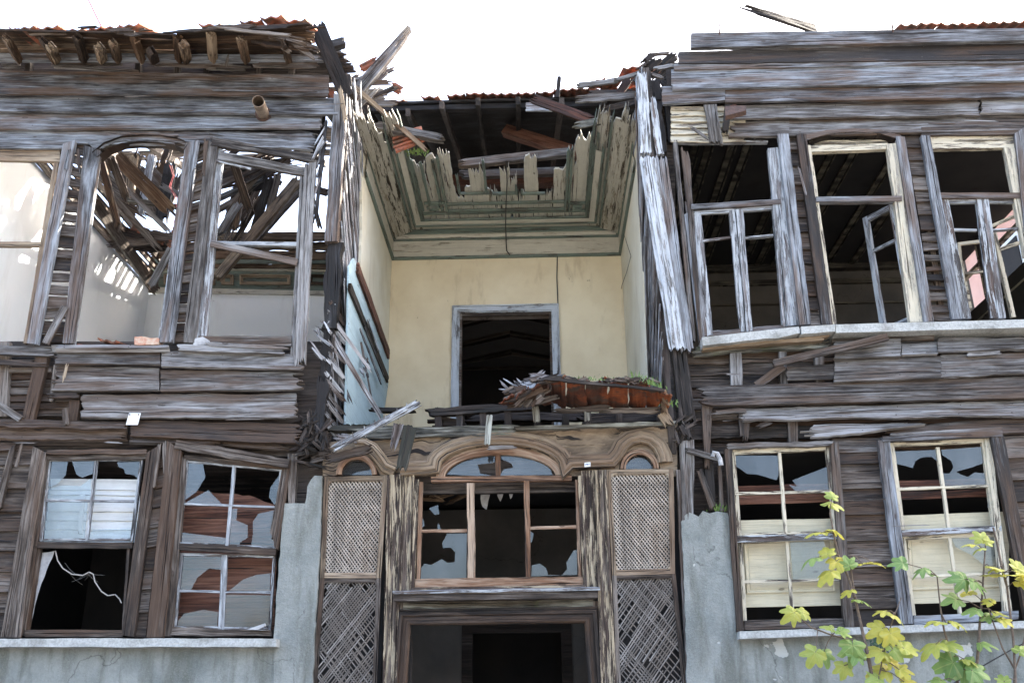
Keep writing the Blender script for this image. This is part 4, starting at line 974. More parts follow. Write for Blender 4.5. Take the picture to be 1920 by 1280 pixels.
# hanging torn ceiling pieces behind the entrance window
tc=MB(); 
for q in ((790,935,870,918),(800,915,935,905),(805,928,845,945),(1000,915,1075,905)): bar(tc,q[:2],q[2:],R.uniform(8,14),.55,.02,rag=(.15,.2),wob=.01)
splinters(tc,830,925,.6,8,.35,.04,30,14,ang=.3,sp=.4); part('ceiling_board',tc,'raw','broken ceiling boards hanging behind the entrance window')
tc=MB(); qb(tc,((785,900),(960,896),(900,912),(790,922)),.7,0,th=.02,wob=.01); part('ceiling_board',tc,'teal','teal painted ceiling remnant behind the entrance window')
tc=MB()
for q in (((900,912),(920,912),(912,955),(905,950)),((880,905),(898,905),(890,922),(886,925)),((930,908),(950,908),(938,940),(933,930)),((952,908),(966,908),(960,932),(957,935))): slab(tc,list(q),.5,.003,jag=.01,step=.04)
part('torn_cloth',tc,'cloth')
# ---- lattice panels
def lattice(q,mats,n1,n2,style,lab,Y=YE-.02):
    TL,TR,BR,BL=[P(*p,Y) for p in q]
    Wd=((TR-TL).length+(BR-BL).length)/2; Ht=((BL-TL).length+(BR-TR).length)/2
    mp=lambda u,v:TL.lerp(TR,u/Wd).lerp(BL.lerp(BR,u/Wd),v/Ht)
    mb=MB()
    def strips(ang,sp_,Yo,prob,jit,wd):
        d=V((math.cos(ang),math.sin(ang))); nn=V((-d.y,d.x)); cs=[V((0,0)),V((Wd,0)),V((Wd,Ht)),V((0,Ht))]
        ds=[c.dot(nn) for c in cs]; s=min(ds)+sp_*.3
        while s<max(ds):
            if R.random()<prob:
                j=R.uniform(-jit,jit); dd=V((math.cos(ang+j),math.sin(ang+j))); p0=nn*(s+R.uniform(-.002,.002)); ts=[]
                t0,t1=-9,9
                for (c,e,lim) in ((p0.x,dd.x,Wd),(p0.y,dd.y,Ht)):
                    if abs(e)<1e-6: continue
                    a,b=(0-c)/e,(lim-c)/e; t0=max(t0,min(a,b)); t1=min(t1,max(a,b))
                # shift the clipping point along dd from the projection of the panel
                if t1-t0>.02:
                    if style=='broken' and R.random()<.35:
                        k=R.uniform(.1,.5)*(t1-t0); 
                        if R.random()<.5: t0+=k
                        else: t1-=k
                    a=p0+dd*t0;b=p0+dd*t1
                    A=mp(a.x,a.y)+V((0,Yo,0)); B=mp(b.x,b.y)+V((0,Yo+R.uniform(-1,1)*jit*.1,0))
                    ax=(B-A).normalized(); ac=ax.cross(V((0,1,0))).normalized()*wd/2
                    sheet(mb,A-ac,B-ac,B+ac,A+ac,th=.005,n=max(3,int((B-A).length/.15)),m=1,wob=0,rel=.0006)
            s+=sp_*(R.uniform(.985,1.015) if style=='fine' else R.uniform(.94,1.06))
    if style=='fine':
        strips(math.radians(52),.0255,.0,1,.003,.0108); strips(math.radians(-50),.0255,.007,1,.003,.0088)
    else:
        strips(math.radians(-52),.0225,.0,.97,.008,.0105); strips(math.radians(50),.0235,.007,.9,.015,.009)
    mb.wc=[(p,q,300+(.02 if style=='fine' else .12)*(r%1)) for p,q,r in mb.wc]
    return mb
def latpanel(outer,rail_y,low,lab):
    fr=MB()
    TL,TR,BR,BL=outer
    frame4(fr,outer,(8,9,9,10),YE-.045,.04,crack=1,wob=.001)
    F=part('lattice_panel',fr,'tan',lab+' upper lattice panel with a close weave')
    L=lambda p,q_,t:(p[0]+(q_[0]-p[0])*t,p[1]+(q_[1]-p[1])*t)
    ins=((TL[0]+7,TL[1]+8),(TR[0]-8,TR[1]+8),(BR[0]-8,BR[1]-8),(BL[0]+7,BL[1]-8))
    part('lattice',lattice(ins,0,0,0,'fine',lab),'lattice',parent=F)
    cs=MB()
    for (c,sx,sy) in ((ins[0],1,1),(ins[1],-1,1),(ins[2],-1,-1),(ins[3],1,-1)):
        r=13; pts=[c]+[(c[0]+sx*(r-r*math.sin(t)),c[1]+sy*(r-r*math.cos(t))) for t in [k*math.pi/12 for k in range(7)]]
        slab(cs,pts,YE-.04,.02)
    part('spandrel',cs,'tan',parent=F)
    fr=MB(); frame4(fr,low,(8,8,8,8),YE-.04,.04,crack=1,wob=.001)
    F=part('lattice_panel',fr,'brown',lab+' lower lattice panel, broken and sagging')
    TL,TR,BR,BL=low
    ins=((TL[0]+6,TL[1]+6),(TR[0]-7,TR[1]+6),(BR[0]-7,BR[1]),(BL[0]+6,BL[1]))
    part('lattice',lattice(ins,0,0,0,'broken',lab),'latlow',parent=F)
    cs=MB()
    for (c,sx,sy) in ((ins[0],1,1),(ins[1],-1,1)):
        r=12; pts=[c]+[(c[0]+sx*(r-r*math.sin(t)),c[1]+sy*(r-r*math.cos(t))) for t in [k*math.pi/12 for k in range(7)]]
        slab(cs,pts,YE-.035,.02)
    part('spandrel',cs,'brown',parent=F)
latpanel(((608,893),(727,891),(714,1083),(600,1083)),0,((600,1083),(714,1083),(704,1330),(582,1330)),'left')
latpanel(((1137,880),(1263,878),(1266,1075),(1148,1078)),0,((1148,1078),(1267,1075),(1292,1330),(1158,1330)),'right')
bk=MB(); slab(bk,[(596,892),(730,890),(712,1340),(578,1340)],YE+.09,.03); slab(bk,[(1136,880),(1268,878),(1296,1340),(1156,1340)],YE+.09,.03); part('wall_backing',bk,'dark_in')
# balcony floor edge
bf=MB(); hb(bf,604,795,806,740,798,812,.02,.02,th=.05,rag=(.1,.05),wob=.01); bar(bf,(640,813),(975,805),20,.0,.05,wob=.008,rag=(.2,.1),crack=2); bar(bf,(960,803),(1268,792),7,-.06,.06,wob=.006,rag=(.05,.02)); part('floor_edge',bf,'mossy','mossy broken edge board of the missing balcony')
bf=MB()
for q in ((795,772,1010,760,12,.1),(800,790,870,792,16,.2),(690,765,780,768,8,.5),(870,782,1100,778,16,.35),(1080,784,1250,776,22,.2)): bar(bf,(q[0],q[1]),(q[2],q[3]),q[4],q[5],.08,wob=.01,rag=(.12,.08),crack=1)
for x in (820,860,905,950,1005,1060,1102,1160,1238): bar(bf,(x,762),(x+2,800),12,.12,.5,wob=.006,rag=(.06,0))
part('joist',bf,'dark','charred joists of the fallen balcony floor')
bf=MB(); box(bf,(xl,.25,ZF-.2),(xr,3.2,ZF-.02)); part('floor_deck',bf,'dark')
# ================================================================ RIGHT WING
rw=MB()
hb(rw,1296,62,89,1990,52,74,-.10,.03,th=.05,crack=3,wob=.003)
hb(rw,1271,98,121,1990,72,112,-.05,.06,th=.03,crack=3,wob=.004,rag=(.02,0)); hb(rw,1330,87,92,1540,84,90,-.06,.02,th=.02,rag=(.2,.3),wob=.006)
hb(rw,1264,120,131,1990,106,116,-.065,.0,th=.03,crack=1); hb(rw,1259,130,160,1990,114,141,-.05,.02,th=.025,crack=2,wob=.003); hb(rw,1261,159,168,1990,141,149,-.065,.01,th=.03,crack=1)
hb(rw,1240,162,197,1360,160,190,-.04,.06,th=.025,crack=1,rag=(.02,.01)); hb(rw,1360,161,193,1990,148,182,-.04,.06,th=.025,crack=5,wob=.005)
part('cladding',rw,'blue','moulded silvery cornice boards along the top of the right wing')
rw=MB(); 
hb(rw,1372,198,224,1838,185,218,-.02,.06,th=.022,rag=(.06,.04),crack=5,wob=.006,bite=.015); hb(rw,1838,184,213,1990,182,212,-.03,.06,th=.025,rag=(.03,0),crack=1)
hb(rw,1365,226,258,1500,224,256,-.01,.06,th=.02,rag=(.10,.02),crack=2,wob=.006,bite=.02); hb(rw,1480,223,256,1990,213,243,-.01,.06,th=.022,crack=4,wob=.003)
hb(rw,1728,238,254,1990,231,252,-.035,.0,th=.03,crack=1)
part('cladding',rw,'grey','split grey boards above the right upstairs windows')
rw=MB()
for k,(a,b) in enumerate(((200,207),(208,217),(219,228),(229,239),(241,251),(253,266))): hb(rw,1257,a+R.uniform(-1,1),b,1400,a,b,.015,.03,th=.012,rag=(.02,.06),wob=.008,bite=.02)
part('wall_lath',rw,'cream','cream flaking laths bared at the upper left of the right wing')
rw=MB(); bar(rw,(1332,196),(1344,272),24,-.06,.04,rag=(0,.08),crack=2,wob=.008); bar(rw,(1366,194),(1360,250),12,-.05,.04,rag=(0,.06)); bar(rw,(1296,238),(1330,262),6,-.05,.01,rag=(.06,.06)); part('batten',rw,'grey')
rw=MB(); bar(rw,(1252,170),(1262,265),16,.1,.06,crack=1); bar(rw,(1226,150),(1242,285),20,.1,.10,wob=.02,crack=2); part('stud',rw,'char')
# corner of the right wing: post, wide pale casing, dark strips
cp=MB(); bar(cp,(1203,133),(1212,289),19,-.02,.12,wob=.008,crack=3,rag=(.06,.04),w2=20); bar(cp,(1222,180),(1238,290),14,.03,.05,wob=.01,rag=(.1,.02)); part('corner_post',cp,'white2','tall splintered white post right of the middle bay')
cp=MB(); vq(cp,(1198,292),(1228,290),(1256,658),(1284,655),-.06,.03,crack=4,rag=(.05,.04),wob=.004); vq(cp,(1204,300),(1212,298),(1262,650),(1268,650),-.075,.012,rag=(.1,.08)); part('corner_board',cp,'white2','wide pale leaning corner board right of the middle bay')
cp=MB(); vq(cp,(1228,288),(1250,292),(1276,660),(1302,662),-.03,.05,crack=3,wob=.005,rag=(.1,.06)); part('corner_board',cp,'blue','grey corner board beside the pale one')
cp=MB(); vq(cp,(1262,262),(1270,262),(1296,640),(1305,640),.0,.06,rag=(.02,.02)); vq(cp,(1277,272),(1292,286),(1312,640),(1318,640),-.02,.05,rag=(.10,.02),wob=.006,crack=2); part('corner_strip',cp,'grey')
cp=MB(); bar(cp,(1276,655),(1296,800),22,.02,.12,wob=.01,crack=2,rag=(0,.1)); bar(cp,(1264,655),(1278,790),7,-.0,.04,rag=(0,.05)); part('corner_post',cp,'dark')
cp=MB()
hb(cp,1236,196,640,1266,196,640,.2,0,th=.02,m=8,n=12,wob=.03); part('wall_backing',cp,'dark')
# moss strips between corner and wall
# ---- right upper windows
w=MB(); vq(w,(1283,402),(1300,392),(1311,640),(1330,634),-.0,.06,crack=1); vq(w,(1284,378),(1294,378),(1290,420),(1300,420),.0,.05)
hb(w,1296,383,392,1464,373,382,-.03,0,th=.07,wob=.002,crack=1); vq(w,(1459,251),(1478,251),(1500,609),(1521,607),-.06,.05,crack=3)
hb(w,1318,622,633,1492,606,614,-.0,0,th=.06,wob=.006,rag=(.02,.02))
W6=part('window',w,'blue','left window of the right wing upstairs, two closed glassless casements')
s=MB(); vq(s,(1440,278),(1461,276),(1468,612),(1500,608),-.02,.06,crack=3,wob=.003); hb(s,1300,396,402,1450,386,392,-.0,0,th=.04); hb(s,1271,263,268,1440,263,267,.02,0,th=.05); part('jamb',s,'white',parent=W6)
s=MB(); vq(s,(1300,398),(1314,397),(1326,630),(1337,628),.0,.04); vq(s,(1367,394),(1378,393),(1388,622),(1398,621),-.005,.045,crack=1); vq(s,(1380,393),(1393,392),(1400,621),(1411,620),-.012,.045,crack=1)
bar(s,(1317,451),(1372,444),5,0.,.03); bar(s,(1394,446),(1450,441),5,0,.03); hb(s,1314,397,401,1370,394,398,.001,0,th=.035); hb(s,1392,392,396,1444,388,392,.001,0,th=.035)
part('casement',s,'white',parent=W6)
pr1=MB(); vplanks(pr1,(1478,250),(1499,250),(1541,608),(1519,608),12,.01,.03,gap=.08,wob=.005,th=.02,crack=1); part('cladding',pr1,'brown','short boards between the first and second right upstairs windows')
w=MB(); vq(w,(1494,251),(1512,251),(1541,608),(1562,608),-.05,.05,crack=2); vq(w,(1680,256),(1697,256),(1732,603),(1751,602),-.05,.05,crack=2); hb(w,1530,369,378,1691,367,377,-.03,0,th=.07,wob=.002); bar(w,(1497,310),(1512,368),4,-.08,.012,rag=(.05,.05))
W7=part('window',w,'blue','arched middle window of the right wing upstairs with one leaf swung inwards')
s=MB(); vq(s,(1512,272),(1520,272),(1562,608),(1569,608),-.01,.05); vq(s,(1663,270),(1682,268),(1706,604),(1734,603),-.02,.06,crack=2); hb(s,1514,273,285,1664,268,279,-.0,0,th=.06,crack=1); hb(s,1512,264,270,1672,262,267,.05,0,th=.04); part('jamb',s,'cream',parent=W7)
s=MB(); pts=[(1498,262),(1512,252),(1550,244),(1600,241),(1650,243),(1690,254),(1690,262),(1650,250),(1600,247),(1555,251),(1525,259),(1505,266)]; slab(s,pts,-.045,.03,jag=.003); part('arch_casing',s,'blue',parent=W7)
s=MB(); mould(s,[P(x,y,-.01) for x,y in ((1515,266),(1540,257),(1570,250),(1603,248),(1640,250),(1665,256),(1684,264))],[(-.03,.03),(-.03,-.08),(.02,-.08),(.02,.03)]); part('arch_soffit',s,'dark',parent=W7)
s=MB(); 
def leaf3(mb,hx,hz0,hz1,Yh,dx,dy,w_=.05,cross=(.6,)):
    """casement leaf hinged at x=hx, swung so that its free edge is at (hx+dx, Yh+dy)"""
    A=V((hx,Yh,0)); d=V((dx,dy,0)); nn=V((-dy,dx,0)).normalized()*.04; ax=d.normalized()
    def brd(p,q,r_,t_): sheet(mb,p,q,r_,t_,th=.04,nd=nn,wob=.001)
    Z=V((0,0,1)); top=hz1; bot=hz0
    for o in (0,d.length-w_): p=A+ax*o; sheet(mb,p+Z*top,p+Z*bot,p+ax*w_+Z*bot,p+ax*w_+Z*top,th=.04,nd=nn,wob=.001)
    for z in (top-w_,bot,)+tuple(bot+(top-bot)*c for c in cross):
        hh=w_ if z in (top-w_,bot) else .03; p=A+ax*w_; q=A+ax*(d.length-w_); sheet(mb,p+Z*(z+hh),q+Z*(z+hh),q+Z*z,p+Z*z,th=.035,nd=nn,wob=.001)
hinge=P(1700,500,.06); zt7=P(1690,381,.06).z; zs7=P(1730,602,.06).z
free=P(1636,500,.40)
leaf3(s,hinge.x,zs7,zt7,.06,free.x-hinge.x,.40-.06,.06,(.68,)); part('casement',s,'white',parent=W7,label='leaf swung into the room')
s=MB(); hinge=P(1550,500,.06); leaf3(s,hinge.x,zs7,zt7,.06,.06,.55,.045,(.68,)); part('casement',s,'white',parent=W7,label='leaf folded back edge-on')
pr1=MB(); vplanks(pr1,(1697,255),(1732,255),(1765,430),(1727,430),7,.01,.03,gap=.05,wob=.005,th=.02,crack=1); vplanks(pr1,(1727,433),(1765,433),(1795,602),(1749,602),9,.0,.03,gap=.45,wob=.012,bite=.03,th=.02,crack=1); part('cladding',pr1,'brown','gappy short boards between the second and third right upstairs windows')
st=MB(); vq(st,(1738,430),(1748,430),(1765,602),(1775,602),.05,.05); part('stud',st,'brown')
w=MB(); vq(w,(1727,254),(1744,254),(1786,598),(1807,597),-.05,.05,crack=2); hb(w,1758,361,371,1990,361,372,-.03,0,th=.07,wob=.002); vq(w,(1903,250),(1925,236),(1935,560),(1960,560),-.05,.05,crack=1)
W8=part('window',w,'blue','right window of the right wing upstairs, bright neighbour seen through it')
s=MB(); hb(s,1740,267,279,1902,264,277,-.01,0,th=.06,crack=1); vq(s,(1883,277),(1902,277),(1922,480),(1945,480),-.02,.06,crack=1); hb(s,1742,256,266,1910,252,262,-.0,0,th=.05); part('jamb',s,'cream',parent=W8)
s=MB(); vq(s,(1760,373),(1778,373),(1806,597),(1822,597),-.0,.045); vq(s,(1830,373),(1840,373),(1858,596),(1872,596),-.01,.045,crack=1); vq(s,(1841,373),(1853,373),(1873,596),(1886,596),-.015,.045,crack=1)
bar(s,(1779,430),(1832,431),5,0,.03); bar(s,(1853,432),(1925,427),5,0,.03); hb(s,1776,374,381,1832,374,380,.001,0,th=.035); hb(s,1852,374,380,1925,376,382,.001,0,th=.035)
part('casement',s,'white',parent=W8)
s=MB(); vq(s,(1862,436),(1869,436),(1897,594),(1905,594),.25,.04); bar(s,(1855,425),(1918,398),6,.2,.03); bar(s,(1866,470),(1925,450),6,.3,.03); vq(s,(1795,455),(1801,455),(1812,590),(1818,590),.25,.04); bar(s,(1797,457),(1838,452),6,.25,.03); bar(s,(1806,512),(1846,508),5,.25,.03)
part('casement',s,'cream',parent=W8,label='inner leaf standing ajar')
# stone sill upstairs
s=MB(); slab(s,[(1316,632),(1498,612),(1500,624),(1458,634),(1440,634),(1318,648)],-.12,.25,jag=.003); slab(s,[(1502,612),(1566,608),(1566,621),(1503,626)],-.13,.25,jag=.002); slab(s,[(1567,608),(1990,597),(1990,612),(1567,624)],-.12,.25,jag=.002); part('sill',s,'terrazzo','pale stone sill under the right upstairs windows, cracked at the left')
s=MB(); hb(s,1316,650,655,1560,628,636,-.05,0,th=.08,wob=.006,rag=(.03,.1)); part('sill_board',s,'tan')
# boards under right upper windows
rw=MB()
hb(rw,1297,650,667,1556,638,650,.03,.02,th=.03,rag=(.06,.15),crack=3,wob=.012,bite=.03); 
part('cladding',rw,'mossy','rotten mossy strip under the right stone sill')
rw=MB()
hb(rw,1560,636,642,1752,628,636,.02,.01,th=.03); 
hb(rw,1563,641,673,1690,634,669,-.03,.06,th=.022,rag=(.02,.01),crack=1); hb(rw,1690,645,667,1760,640,664,-.01,.06,th=.02,rag=(.01,.01),wob=.006)
hb(rw,1564,673,717,1772,667,709,-.03,.06,th=.025,crack=2,rag=(.01,.03)); hb(rw,1474,686,712,1566,682,711,-.02,.02,th=.02,rag=(.02,.02),crack=1)
hb(rw,1758,633,660,1990,632,655,-.03,.06,th=.025,crack=2,rag=(.01,0),bite=.02); hb(rw,1763,665,709,1990,660,700,-.03,.06,th=.025,crack=4,wob=.005,rag=(.02,0),bite=.01); hb(rw,1812,660,667,1880,657,664,-.05,0,th=.015,rag=(.03,.03))
hb(rw,1306,724,762,1990,704,745,-.04,.06,th=.03,crack=4,wob=.003,rag=(.20,0)); hb(rw,1385,766,789,1990,748,779,-.03,.06,th=.025,crack=3,wob=.008,rag=(.06,0),bite=.012); bar(rw,(1322,774),(1400,769),9,-.05,.02,rag=(.12,.02),wob=.006)
hb(rw,1500,800,822,1740,788,800,-.03,.06,th=.02,rag=(.25,.3),crack=4,wob=.01,twist=.05); hb(rw,1660,796,818,1990,781,812,-.01,.06,th=.02,rag=(.3,0),crack=4,wob=.008,bite=.02); hb(rw,1668,812,822,1880,800,812,-.06,.01,th=.03,rag=(.02,.02))
hb(rw,1560,822,848,1664,820,846,-.0,.03,th=.02,crack=1)
part('cladding',rw,'grey','broad grey lapped boards below the right upstairs windows')
st=MB(); vq(st,(1369,662),(1390,661),(1371,724),(1393,722),.02,.06,crack=1); vq(st,(1461,652),(1474,651),(1464,722),(1478,720),.05,.06); vq(st,(1528,648),(1545,648),(1530,718),(1546,717),.05,.06); bar(st,(1418,722),(1470,686),15,.0,.05)
vq(st,(1316,753),(1336,753),(1322,880),(1330,880),-.0,.06,rag=(0,.05),crack=1); vq(st,(1384,775),(1406,786),(1390,830),(1402,828),-.02,.05,rag=(.02,.08)); vq(st,(1478,787),(1495,787),(1479,828),(1496,828),.03,.06); bar(st,(1418,800),(1450,790),8,-.02,.02,rag=(.06,.06))
part('stud',st,'grey','bare studs in the gaps of the right wing')
rw=MB()
for k in range(9): hb(rw,1290,664+k*21,683+k*21,1990,650+k*21,668+k*21,.12+.01*(k%2),.02,th=.015,crack=2,wob=.008)
part('wall_backing',rw,'brown','inner boards seen through the gaps of the right wing')
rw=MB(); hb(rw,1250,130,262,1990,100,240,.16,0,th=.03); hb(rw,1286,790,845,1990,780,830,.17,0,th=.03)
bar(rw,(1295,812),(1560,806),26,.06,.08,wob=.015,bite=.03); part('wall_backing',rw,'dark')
# lower right
sl_=MB(); hb(sl_,1387,1183,1197,1990,1161,1174,-.14,0,th=.30,wob=.002,n=30); part('sill',sl_,'terrazzo','stone sill under the right ground floor windows')
st=MB(); slab(st,[(1386,1195),(1990,1172),(1990,1350),(1290,1350),(1288,1282),(1386,1282)],.0,.2)
slab(st,[(1277,978),(1284,966),(1292,960),(1310,968),(1318,957),(1330,962),(1345,958),(1364,961),(1369,975),(1374,1060),(1381,1130),(1387,1183),(1388,1350),(1292,1350),(1288,1280),(1283,1100)],-.02,.2,jag=.008,step=.04)
part('stucco_wall',st,'stucco','grey roughcast wall and broken pier right of the entrance')
w=MB(); vq(w,(1359,842),(1372,836),(1381,1184),(1394,1181),-.05,.06,crack=2); hb(w,1362,832,840,1563,826,834,-.06,0,th=.06,wob=.008,rag=(.02,.02)); vq(w,(1557,830),(1572,828),(1584,1175),(1602,1174),-.05,.06,crack=2); hb(w,1396,1162,1180,1586,1158,1174,-.03,0,th=.08,crack=1)
W9=part('window',w,'grey','cream sash window beside the right stucco pier, upper panes smashed')
s=MB(); frame4(s,((1370,841),(1556,832),(1573,1000),(1383,1005)),(8,11,9,6),-.0,.04,wob=.001); bar(s,(1462,848),(1474,1000),6,.0,.035); bar(s,(1378,925),(1560,920),5,0,.035)
frame4(s,((1385,1010),(1572,1002),(1586,1162),(1394,1168)),(7,9,3,1),.03,.035,wob=.001); bar(s,(1475,1012),(1486,1140),6,.03,.03); bar(s,(1392,1090),(1576,1085),5,.03,.03)
part('sash',s,'cream',parent=W9)
s=MB(); hb(s,1382,1004,1016,1578,998,1009,-.02,0,th=.05,wob=.001); part('rail',s,'white',parent=W9)
s=MB(); shard(s,.015,*z9(312,145,530,140,535,240,520,265,420,240,375,235,318,195)); shard(s,.015,*z9(600,265,770,200,790,320,620,318,580,290,625,300))
shard(s,.045,*z9(588,570,760,568,790,700,780,760,605,765)); part('pane',s,'glass','smashed panes',parent=W9)
def shutter(x0,ya,yb,x1,yc,yd,Y=.14,ins=True):
    mb=MB(); hb(mb,x0,ya,yb,x1,yc,yd,Y,0,th=.03,wob=.001,crack=0)
    q=((x0+14,ya+34),(x1-20,yc+32),(x1-16,yd-26),(x0+20,yb-26))
    if ins: mould(mb,[P(*p,Y) for p in q],[(0,0),(.0,.02),(.015,.02),(.025,.01),(.04,.015),(.04,0)],closed=True)
    return mb
s=shutter(1380,975,1138,1582,971,1134); part('shutter',s,'creamp','cream panelled board behind the first right ground floor window')
s=MB(); hb(s,1378,911,925,1560,905,920,.16,0,th=.02); hb(s,1380,928,946,1562,924,940,.18,0,th=.02); part('inner_board',s,'red','red-brown boards behind the first right ground floor window')
pr1=MB(); vplanks(pr1,(1566,824),(1650,822),(1694,1172),(1600,1175),8,.0,.03,gap=.0,wob=.002,jit=.25,th=.02,crack=1); part('cladding',pr1,'brown','brown boards between the two right ground floor windows')
w=MB(); vq(w,(1647,825),(1668,824),(1690,1170),(1713,1168),-.06,.06,crack=2); hb(w,1655,818,828,1880,806,817,-.07,0,th=.06,wob=.003); vq(w,(1858,818),(1882,816),(1925,1165),(1950,1163),-.06,.06,crack=2); hb(w,1714,1154,1170,1910,1145,1160,-.03,0,th=.08,crack=1)
W10=part('window',w,'blue','cream sash window at the right edge of the ground floor behind the fig leaves')
s=MB(); frame4(s,((1668,828),(1850,820),(1872,992),(1690,998)),(8,9,10,6),0,.04,wob=.001); bar(s,(1759,838),(1780,990),6,0,.035); bar(s,(1683,916),(1856,910),5,0,.035); vq(s,(1846,820),(1858,820),(1885,1158),(1900,1158),-.02,.05,crack=2)
frame4(s,((1691,1003),(1874,995),(1888,1150),(1712,1158)),(6,9,3,1),.03,.035,wob=.001); bar(s,(1780,1003),(1801,1150),6,.03,.03); bar(s,(1702,1080),(1884,1074),5,.03,.03)
part('sash',s,'cream',parent=W10)
s=MB(); hb(s,1691,993,1004,1878,984,995,-.02,0,th=.05,wob=.001); part('rail',s,'white',parent=W10)
s=MB(); shard(s,.015,*z9(1112,120,1325,112,1335,175,1300,150,1250,150,1215,170,1205,205,1150,190,1117,183)); shard(s,.015,*z9(1345,110,1555,102,1560,180,1510,195,1420,225,1440,235,1480,250,1510,230,1562,232,1585,290,1365,295,1350,230,1390,235,1410,205,1395,170,1350,142))
shard(s,.015,*z9(1590,310,1600,430,1575,400)); shard(s,.045,*z9(1390,545,1640,530,1655,700,1560,690,1500,640,1420,600)); part('pane',s,'glass','smashed panes with round holes',parent=W10)
s=shutter(1686,966,1132,1892,958,1126); part('shutter',s,'creamp','cream panelled board behind the second right ground floor window')
s=MB(); hb(s,1684,901,914,1860,896,908,.16,0,th=.02); hb(s,1686,922,936,1862,916,930,.18,0,th=.02); part('inner_board',s,'red','red-brown boards behind the second right ground floor window')
pr1=MB(); vplanks(pr1,(1882,818),(1990,814),(2010,1160),(1950,1162),8,.0,.03,wob=.002,th=.02,crack=1); part('cladding',pr1,'brown')
# struts between right wing and entrance (narrow gap)
st=MB(); vq(st,(1276,826),(1302,824),(1280,975),(1300,972),-.02,.08,crack=2); vq(st,(1318,840),(1336,838),(1330,960),(1342,958),.03,.06,rag=(.02,.02)); vq(st,(1306,880),(1316,876),(1332,955),(1344,952),-.03,.03,rag=(.03,.03)); vq(st,(1346,870),(1352,868),(1350,958),(1358,956),.02,.04); bar(st,(1284,842),(1352,860),11,-.06,.03,rag=(.05,.02))
vq(st,(1268,880),(1276,880),(1290,1330),(1298,1330),.0,.06,crack=1)
part('stud',st,'grey','bare studs beside the right stucco pier')
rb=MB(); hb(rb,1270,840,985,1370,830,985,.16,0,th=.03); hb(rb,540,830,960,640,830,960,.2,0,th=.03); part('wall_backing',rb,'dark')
rb=MB(); tube(rb,[P(x,y,-.06) for x,y in ((1352,872),(1350,860),(1345,850),(1338,848),(1336,856))],.022,8); part('drain_pipe',rb,'cloth','short whitish pipe elbow between the studs')
# roof edge of right wing
tm=MB(); tiles(tm,P(1690,50,.0),P(2000,44,.0),2,jit=.015); part('roof_tiles',tm,'tile','clay tiles along the top of the right wing')
rr=MB()
for (a,b,c_,d,Y,w_) in ((1213,102,1262,98,.35,6),(1225,128,1272,120,.2,7),(1214,135,1246,146,.1,5),(1238,150,1262,168,.2,10),(1150,150,1230,128,.7,8),(1080,160,1160,150,.9,10),(1100,176,1196,172,.9,14)): bar(rr,(a,b),(c_,d),w_,Y,.03,rag=(.08,.08),wob=.008)
sheet(rr,P(1255,120,.2),P(2000,80,.2),P(2000,80,.2)+V((0,5,1.4)),P(1255,120,.2)+V((0,5,1.4)),th=.04,nd=(0,0,-1),n=10,m=8)
part('roof_decking',rr,'grey')
# ceiling-height backing for gap under roof of right wing
# left/right far ends & back of house
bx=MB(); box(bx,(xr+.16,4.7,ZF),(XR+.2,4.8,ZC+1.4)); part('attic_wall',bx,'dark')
# ================================================================ LOOSE THINGS
def loose(name,mat,label,cat,group,fn):
    mb=MB(); fn(mb); return single(name,mb,M[mat],label,cat,group)
def lb(label,a,b,w_,Y,mat='grey',Y2=None,name='loose_board',cat='board',group=None,th=.03,**k):
    k.setdefault('rag',(.08,.08))
    return loose(name,mat,label,cat,group,lambda mb:bar(mb,a,b,w_,Y,th,Y2=Y2,**k))
lb('thick dark beam rising against the sky above the left corner post',(592,42),(650,180),30,-.1,'char2',Y2=.0,name='broken_beam',cat='beam',th=.12,rag=(.07,0),crack=2,w2=26)
lb('short charred beam stub jutting right from the thick dark beam',(615,84),(650,74),16,.0,'char',Y2=.05,name='broken_beam',cat='beam',th=.09,rag=(0,.06))
lb('long pale splintered pole leaning up into the white sky',(662,178),(770,50),26,.5,'lath',Y2=.2,name='splintered_pole',cat='pole',th=.07,rag=(0,.35),w2=14,crack=3)
lb('thin straight lath crossing the left corner of the broken ceiling',(648,148),(802,283),9,.2,'tan',Y2=.55,name='hanging_lath',cat='lath',th=.02,rag=(.02,.1))
lb('bent narrow lath hanging beside the grey corner post',(636,160),(648,230),8,-.1,'tan',name='hanging_lath',cat='lath',th=.015)
lb('pale weathered joist poking out above the red tiles at the left',(700,232),(832,258),15,.6,'grey',Y2=.4,name='broken_beam',cat='beam',th=.08,rag=(.05,.12))
lb('long rusty streaked plank sloping under the middle roof edge',(995,182),(1130,232),20,.9,'red',name='hanging_plank',cat='plank',th=.03,rag=(.12,.2),crack=2)
lb('pale ragged board under the right end of the middle roof',(1078,186),(1195,177),16,.5,'grey',name='hanging_plank',cat='plank',th=.03,rag=(.15,.05),wob=.01)
lb('white weathered board end under the middle roof edge',(985,200),(1040,200),18,1.3,'white',name='hanging_plank',cat='plank',th=.03,rag=(.02,.1))
lb('green mossy splintered board at the right of the broken ceiling',(1072,236),(1150,222),14,.5,'mossy',name='hanging_plank',cat='plank',th=.03,rag=(.12,.05))
lb('dark jagged stick standing on the roof tiles against the sky',(1049,142),(1045,182),8,1.2,'dark',name='upright_stick',cat='stick',th=.03,rag=(.08,0))
lb('reddish broken rafter end rising to the right roof corner',(1155,185),(1182,142),15,.8,'red',name='broken_beam',cat='beam',th=.05)
lb('forked grey rafter floating dark above the right wing roof',(1392,10),(1532,54),11,-.3,'char',Y2=.3,name='forked_rafter',cat='rafter',th=.04,rag=(.45,.02),crack=3,w2=20)
